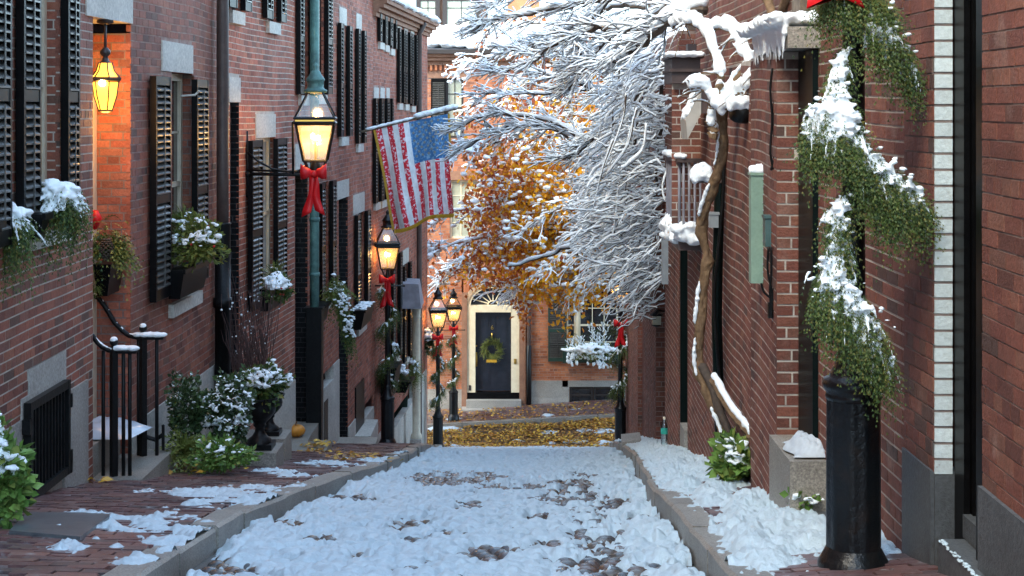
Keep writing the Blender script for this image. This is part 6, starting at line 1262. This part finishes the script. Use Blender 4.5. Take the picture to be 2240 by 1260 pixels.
plant('ivy_plant', 'low leafy green plant with a yellow leaf at the foot of the vine', 'plant', 1615, 1002, 11.4, 42, 36, 420, .09, 'leaf_ivy', snow=90, sr=.028, leafy=True, lw=.07, depth=.2, snow_top=0)
plant('ivy_plant', 'small sprig of leaves and snow at the wall foot left of the big lamp post', 'plant', 1762, 1090, 9.0, 26, 16, 90, .06, 'leaf_ivy', snow=16, sr=.022, leafy=True, lw=.04, depth=.1)

# ================================================================ fittings on the right-hand wall
def fit(name, label, cat, px0, px1, y0, y1, D, dep, m, snow=0, sr=.05, parts=None):
    a = P(px0, y0, D); b = P(px1, y1, D); t = thing(name, label, cat, ((a[0]+b[0])/2, D, b[2])); mb = MB(); mb.cube(a[0], b[0], D, D+dep, b[2], a[2]); obj('case', mb, m, t)
    mb = MB(); mb.cube(a[0]-.008, b[0]+.008, D-.008, D+dep, a[2]+.001, a[2]+.02); obj('cover', mb, m, t)
    if snow:
        mb = MB()
        for i in range(snow): mb.blob((random.uniform(a[0], b[0]), D+random.uniform(0, dep), a[2]+.02+random.uniform(0, sr*1.1)), random.uniform(.5, 1)*sr, (1, 1, .9))
        obj('snow', mb, 'snow_fluff', t, True, 'stuff')
    return t
t = fit('junction_box', 'tall pale green metal box capped with snow on the right-hand wall', 'utility box', 1643, 1676, 384, 620, 10.35, .10, 'green_box', 26, .035)
mb = MB(); a = P(1669, 384, 10.34); b = P(1669, 620, 10.34)
for i in range(14): p = a+(b-a)*(i+.5)/14; mb.blob(p+np.array([0, -.002, 0]), .006, lod=0)
obj('rivets', mb, 'grey_box', t, kind='stuff')
fit('meter_box', 'small dark teal meter box beside the green metal box', 'utility box', 1674, 1694, 478, 540, 9.95, .10, 'teal_box')
fit('grey_conduit_box', 'slim grey box high on the far piers under the snowy twigs', 'utility box', 1449, 1462, 522, 622, 18.2, .14, 'grey_box', 10, .04)
fit('wall_box', 'small grey box on the wall left of the vine beneath a snow mound', 'utility box', 1552, 1572, 470, 498, 12.9, .1, 'grey_box')
t = thing('cables', 'black cables running down the wall from the green box to a hook', 'cables', P(1690, 680, 10.4))
for k, g in enumerate(([(1692, 150), (1688, 200), (1692, 260), (1688, 330), (1694, 370)], [(1700, 180), (1695, 260), (1698, 330), (1690, 372)], [(1668, 620), (1675, 640), (1690, 655), (1692, 680)], [(1684, 540), (1682, 590), (1692, 640), (1692, 665)], [(1696, 540), (1702, 590), (1695, 640), (1692, 670)], [(1690, 540), (1690, 600), (1687, 640), (1692, 690)])):
    m = MB(); m.tube(spline([P(x-3, y, 9.85) for x, y in g], 14), .008, 6); obj('cable', m, 'iron_black', t, True)
m = MB(); m.cube(*(lambda a: (a[0]-.03, a[0]+.03, 9.85, 9.89, a[2]-.06, a[2]+.04))(P(1690, 675, 9.87))); obj('hook', m, 'iron_black', t)
t = thing('drain_pipe', 'dark green drain pipe with a black cable just right of the vine trunk', 'pipe', P(1575, 990, 12.9)); pt = [(1578, 300), (1574, 420), (1570, 560), (1568, 700), (1572, 850), (1576, 985)]
m = MB(); m.tube([P(x, y, 13.0) for x, y in pt], .045, 10); obj('pipe', m, 'paint_greenblack', t, True); m = MB(); m.tube(spline([P(1588, 250, 12.9), P(1582, 420, 12.9), P(1570, 560, 12.9), P(1562, 660, 12.9), P(1572, 800, 12.9), P(1578, 900, 12.9)], 24), .014, 6); obj('cable', m, 'iron_black', t, True)
m = MB(); a = P(1577, 1000, 12.0); m.box([(a[0]-.06, 12.0, a[2]-.1), (a[0]+.05, 12.0, a[2]-.1), (a[0]+.05, 12.12, a[2]-.1), (a[0]-.06, 12.12, a[2]-.1), (a[0]-.03, 12.05, a[2]+.16), (a[0]+.06, 12.05, a[2]+.16), (a[0]+.06, 12.15, a[2]+.16), (a[0]-.03, 12.15, a[2]+.16)]); obj('boot', m, 'iron_black', t)
# flood light with snow
c = P(1632, 250, 11.5); t = thing('flood_lamp', 'black round flood lamp caked with snow under the vine branches', 'lamp', c); m = MB(); m.tube([c+np.array([-.07, -.06, .03]), c+np.array([-.02, -.02, .01]), c+np.array([.06, .05, -.02])], [.09, .085, .05], 14); obj('housing', m, 'iron_black', t, True); m = MB(); m.tube([c+np.array([.06, .05, 0]), c+np.array([.14, .12, .06])], .018, 8); obj('arm', m, 'iron_black', t, True)
m = MB()
for i in range(50): m.blob(c+np.array([random.uniform(-.13, .05), random.uniform(-.12, .04), random.uniform(.05, .1)]), random.uniform(.025, .045))
for i in range(24): m.blob(c+np.array([random.uniform(.06, .13), -.08, random.uniform(-.14, .08)]), random.uniform(.02, .04))
obj('snow', m, 'snow_fluff', t, True, 'stuff')
# balcony with white railing
t = thing('balcony', 'small balcony with snowy balusters on the right-hand wall behind the vine', 'balcony', P(1488, 530, 16.4)); x0_, x1_ = P(1463, 500, 16.2)[0], P(1510, 500, 16.2)[0]; zb, zt = P(0, 508, 16.2)[2], P(0, 340, 16.2)[2]
m = MB(); m.cube(x0_, x1_, 15.2, 16.6, zb-.1, zb); obj('floor', m, 'brown_panel', t); m = MB(); m.cube(x0_-.02, x0_+.05, 15.2, 16.6, zt-.04, zt); m.cube(x0_+.051, x1_, 15.2, 15.26, zt-.04, zt); obj('top_rail', m, 'brown_panel', t)
for k in range(7): m = MB(); y_ = 15.3+k*.2; m.tube([(x0_+.015, y_, zb), (x0_+.015, y_, zt-.04)], .016, 6); obj('baluster', m, 'lead', t, True)
for k in range(5): m = MB(); x_ = x0_+.05+k*.055; m.tube([(x_, 15.23, zb), (x_, 15.23, zt-.04)], .014, 6); obj('baluster', m, 'lead', t, True)
m = MB()
for i in range(150): m.blob((random.uniform(x0_-.03, x0_+.2), random.uniform(15.15, 16.6), zb+random.uniform(0, .14)), random.uniform(.04, .08), (1, 1, .8))
for i in range(60): m.blob((x0_+random.uniform(-.02, .05), random.uniform(15.2, 16.6), zt+.02), random.uniform(.03, .05), (1, 1, .8))
obj('snow', m, 'snow_fluff', t, True, 'stuff')
t = thing('sloped_hood', 'brown sloped hood with a pale underside and snow, behind the vine', 'hood', P(1525, 310, 14.4)); a, b, c, d = P(1500, 262, 14.4), P(1534, 200, 14.4), P(1534, 248, 14.4), P(1504, 305, 14.4)
m = MB(); V = [a, b, c, d]; V += [q+np.array([.0, .5, 0]) for q in V]; m.add(V, [(0, 1, 2, 3), (4, 7, 6, 5), (0, 4, 5, 1), (1, 5, 6, 2), (2, 6, 7, 3), (3, 7, 4, 0)]); obj('panel', m, 'pale_panel', t); m = MB(); q = P(1536, 200, 14.4); q2 = P(1564, 248, 14.4); m.cube(q[0], q2[0], 14.4, 14.9, q2[2], q[2]); obj('side', m, 'brown_panel', t)
m = MB()
for i in range(40): k = random.random(); m.blob(a+(b-a)*k+np.array([0, random.uniform(0, .4), .02]), random.uniform(.02, .04))
obj('snow', m, 'snow_fluff', t, True, 'stuff')
t = thing('chimney_cap', 'brown metal chimney box with a flat cap of snow, upper right', 'chimney', P(1500, 180, 15.2)); a, b = P(1470, 128, 15.2), P(1532, 182, 15.2); m = MB(); m.cube(a[0], b[0], 15.2, 16, b[2], a[2]); obj('box', m, 'brown_panel', t); m = MB(); m.cube(a[0]-.03, b[0]+.03, 15.15, 16, a[2]+.002, a[2]+.03); m.cube(a[0]-.02, b[0]+.02, 15.17, 16, a[2]-.13, a[2]-.1); obj('cap', m, 'brown_panel', t)
a2, b2_ = P(1505, 96, 15.4), P(1524, 124, 15.4); m = MB(); m.cube(a2[0], b2_[0], 15.4, 15.6, b2_[2], a2[2]); obj('flue', m, 'brown_panel', t); m = MB()
for i in range(110): m.blob((random.uniform(a[0]-.03, b[0]+.03), random.uniform(15.1, 15.6), a[2]+.04), random.uniform(.03, .05), (1.2, 1, .7))
obj('snow', m, 'snow_fluff', t, True, 'stuff')
J4 = Wall(P(1470, 0, 15.3)[0], 15.31, P(1560, 0, 15.3)[0], 15.31); bricks(J4, r5, [], 0, J4.L, CZ-1.2, P(0, 183, 15.3)[2], 'brick_right', 'mortar_light', 0, wave=.004)
m = MB(); a, b = P(1738, -60, 10.4), P(1792, 96, 10.4); m.cube(a[0], b[0], 10.2, 10.5, T3+.18, a[2]); single('timber_post', m, 'timber', 'weathered timber post above the green black door', 'post')
t = thing('snow_mound', 'rounded snow mound on a bracket left of the vine trunk', 'snow mound', P(1540, 395, 13)); m = MB()
for i in range(60): v = RNG.randn(3); v /= np.linalg.norm(v); v[2] = abs(v[2]); m.blob(P(1535, 390, 13)+v*np.array([.07, .07, .10]), random.uniform(.03, .05))
obj('snow', m, 'snow_fluff', t, True, 'stuff'); m = MB(); a = P(1535, 392, 13); m.cube(a[0]-.07, a[0]+.16, 12.95, 13.1, a[2]-.03, a[2]); obj('shelf', m, 'brown_panel', t)
# small wall lantern between the piers
c = P(1436, 700, 21.8); t = thing('wall_lantern', 'small black wall lantern between the far right piers', 'lantern', c); m = MB(); m.cube(c[0]-.06, c[0]+.06, 21.74, 21.86, c[2]-.06, c[2]+.06); obj('glass', m, 'pane_green', t); m = MB(); m.lathe((c[0], 21.8, c[2]), [(.09, .065), (.09, .08), (.03, .13), (.005, .15)], 8); m.lathe((c[0], 21.8, c[2]), [(.02, -.10), (.07, -.075), (.07, -.065)], 8); obj('frame', m, 'iron_black', t); m = MB(); m.tube([(c[0], 21.8, c[2]+.14), (c[0]+.15, 21.95, c[2]+.1)], .014, 6); obj('bracket', m, 'iron_black', t)
# bottle, stone block, leaves
bx, bd = (1453-VX)*17.0/F, 17.0; bz = CZ-(973-HY)*bd/F; s = (973-912)*bd/F/.30
t = thing('water_bottle', 'clear plastic water bottle with a green label standing at the snowy wall foot', 'bottle', (bx, bd, bz)); m = MB(); m.lathe((bx, bd, bz), [(q*s, z*s) for q, z in ((.03, 0), (.036, .01), (.034, .05), (.036, .09), (.036, .19), (.03, .23), (.014, .27), (.013, .285))], 18); obj('body', m, 'bottle_plastic', t, True)
m = MB(); m.lathe((bx, bd, bz), [(q*s, z*s) for q, z in ((.0372, .12), (.0372, .185))], 18); obj('label', m, 'bottle_label', t, True); m = MB(); m.lathe((bx, bd, bz), [(q*s, z*s) for q, z in ((.015, .275), (.015, .30), (.001, .302))], 12); obj('cap', m, 'cream', t, True)
a = P(1384, 985, 22.5); m = MB(); m.box([(a[0]-.16, 22.3, a[2]-.05), (a[0]+.13, 22.4, a[2]-.05), (a[0]+.14, 22.8, a[2]-.05), (a[0]-.14, 22.8, a[2]-.05), (a[0]-.17, 22.35, a[2]+.15), (a[0]+.12, 22.45, a[2]+.17), (a[0]+.13, 22.85, a[2]+.19), (a[0]-.15, 22.8, a[2]+.17)]); single('stone_block', m, 'granite', 'rough stone block in the snow near the water bottle', 'stone block')
def litter(label, spots, n, size, m='leaf_litter', par=None):
    mb = MB()
    for _ in range(n):
        X, D, Z = spots(); d = RNG.randn(3)*np.array([1, 1, .25]); mb.leaf((X, D, Z+random.uniform(.004, .02)), d, RNG.randn(3)*.35+np.array([0, 0, 1]), random.uniform(.6, 1.2)*size, size*.6)
    o = obj('fallen_leaves', mb, m, kind='stuff'); return o
def s1():
    X = random.uniform(-5, 5); D = 36.8+3.9*random.random()**.8
    if fbm(np.array(X*.9), np.array(D*1.8), 8) < random.uniform(.18, .56): return s1()
    return X, D, float(road_z(X, D))-.005
litter('', s1, 12000, .095)
def s2(): X = random.uniform(-3, 5); D = random.uniform(40.7, 42.3); return X, D, float(far_walk(np.array(X), np.array(D)))
litter('', s2, 1300, .085)
def spot(px_, py, rx, ry, up, zf):
    def f(): X, D = gp(px_+random.gauss(0, rx), py+random.gauss(0, ry), up); return X, D, float(zf(np.array(X), np.array(D)))+.01
    return f
for q in ((1500, 975, 26, 7, .17, rwz, 90), (420, 1030, 30, 6, .13, lwz, 60), (690, 990, 22, 8, .0, lambda X, D: np.array(CZ-(1000-HY)*19.2/F), 0), (780, 1000, 40, 5, .13, lwz, 60), (350, 1010, 10, 6, .13, lwz, 0), (205, 1062, 20, 3, .13, lwz, 10)):
    if q[6]: litter('', spot(*q[:6]), q[6], .09)
z_ = CZ-(1000-HY)*19.2/F; litter('', lambda: (P(random.gauss(685, 16), 1000, 19.6)[0], random.uniform(19.2, 20.1), z_), 90, .09)
# wet stone steps of the row (blocks let into the pavement)
st = thing('doorstep', 'low wet step below the middle dark doorway of the left row', 'doorstep', P(770, 1000, 23.5)); a = P(757, 985, 23.6); b = P(800, 985, 23.6); mb = MB(); mb.cube(a[0]-.6, b[0]+.1, 22.9, 24.6, 2.3, CZ-(962-HY)*24.4/F); obj('step', mb, 'granite_wet', st)
st = thing('doorstep', 'pale granite step next to the second lamp post foot', 'doorstep', P(800, 960, 26.5)); a = P(790, 960, 26.6); mb = MB(); mb.cube(a[0]-.3, a[0]+.22, 26.0, 27.4, 1.8, CZ-(938-HY)*26.6/F); obj('step', mb, 'granite_pale', st)
# snow that lies together melts together: the lumps of each cap are fused into one crumbly skin
def soften(o, vox, it=2):
    r = o.modifiers.new('fuse', 'REMESH'); r.mode = 'VOXEL'; r.voxel_size = vox; r.use_smooth_shade = True
    k = o.modifiers.new('settle', 'SMOOTH'); k.factor = .5; k.iterations = it
for o in list(bpy.data.objects):
    if not o.name.startswith('snow') or o.parent is None or o.type != 'MESH': continue
    n = o.parent.name; p = o.parent
    if n in ('autumn_tree', 'snowy_tree') or n == 'bare_shrub' or n.startswith('doorstep'): continue
    if n == lastg: soften(o, .0075, 2)
    elif n == 'wisteria_vine': soften(o, .011, 2)
    elif n.startswith('cedar_garland'): soften(o, .016, 1)
    elif n == hE.name or n == hF.name: soften(o, .05, 2)
    elif n.startswith(('cedar_plant', 'boxwood_plant', 'holly', 'evergreen', 'ivy', 'low_shrub')): soften(o, .010 if p.location.y < 20 else .02, 1)
    elif p.location.y < 40: soften(o, .010 if p.location.y < 14 else .016, 2)
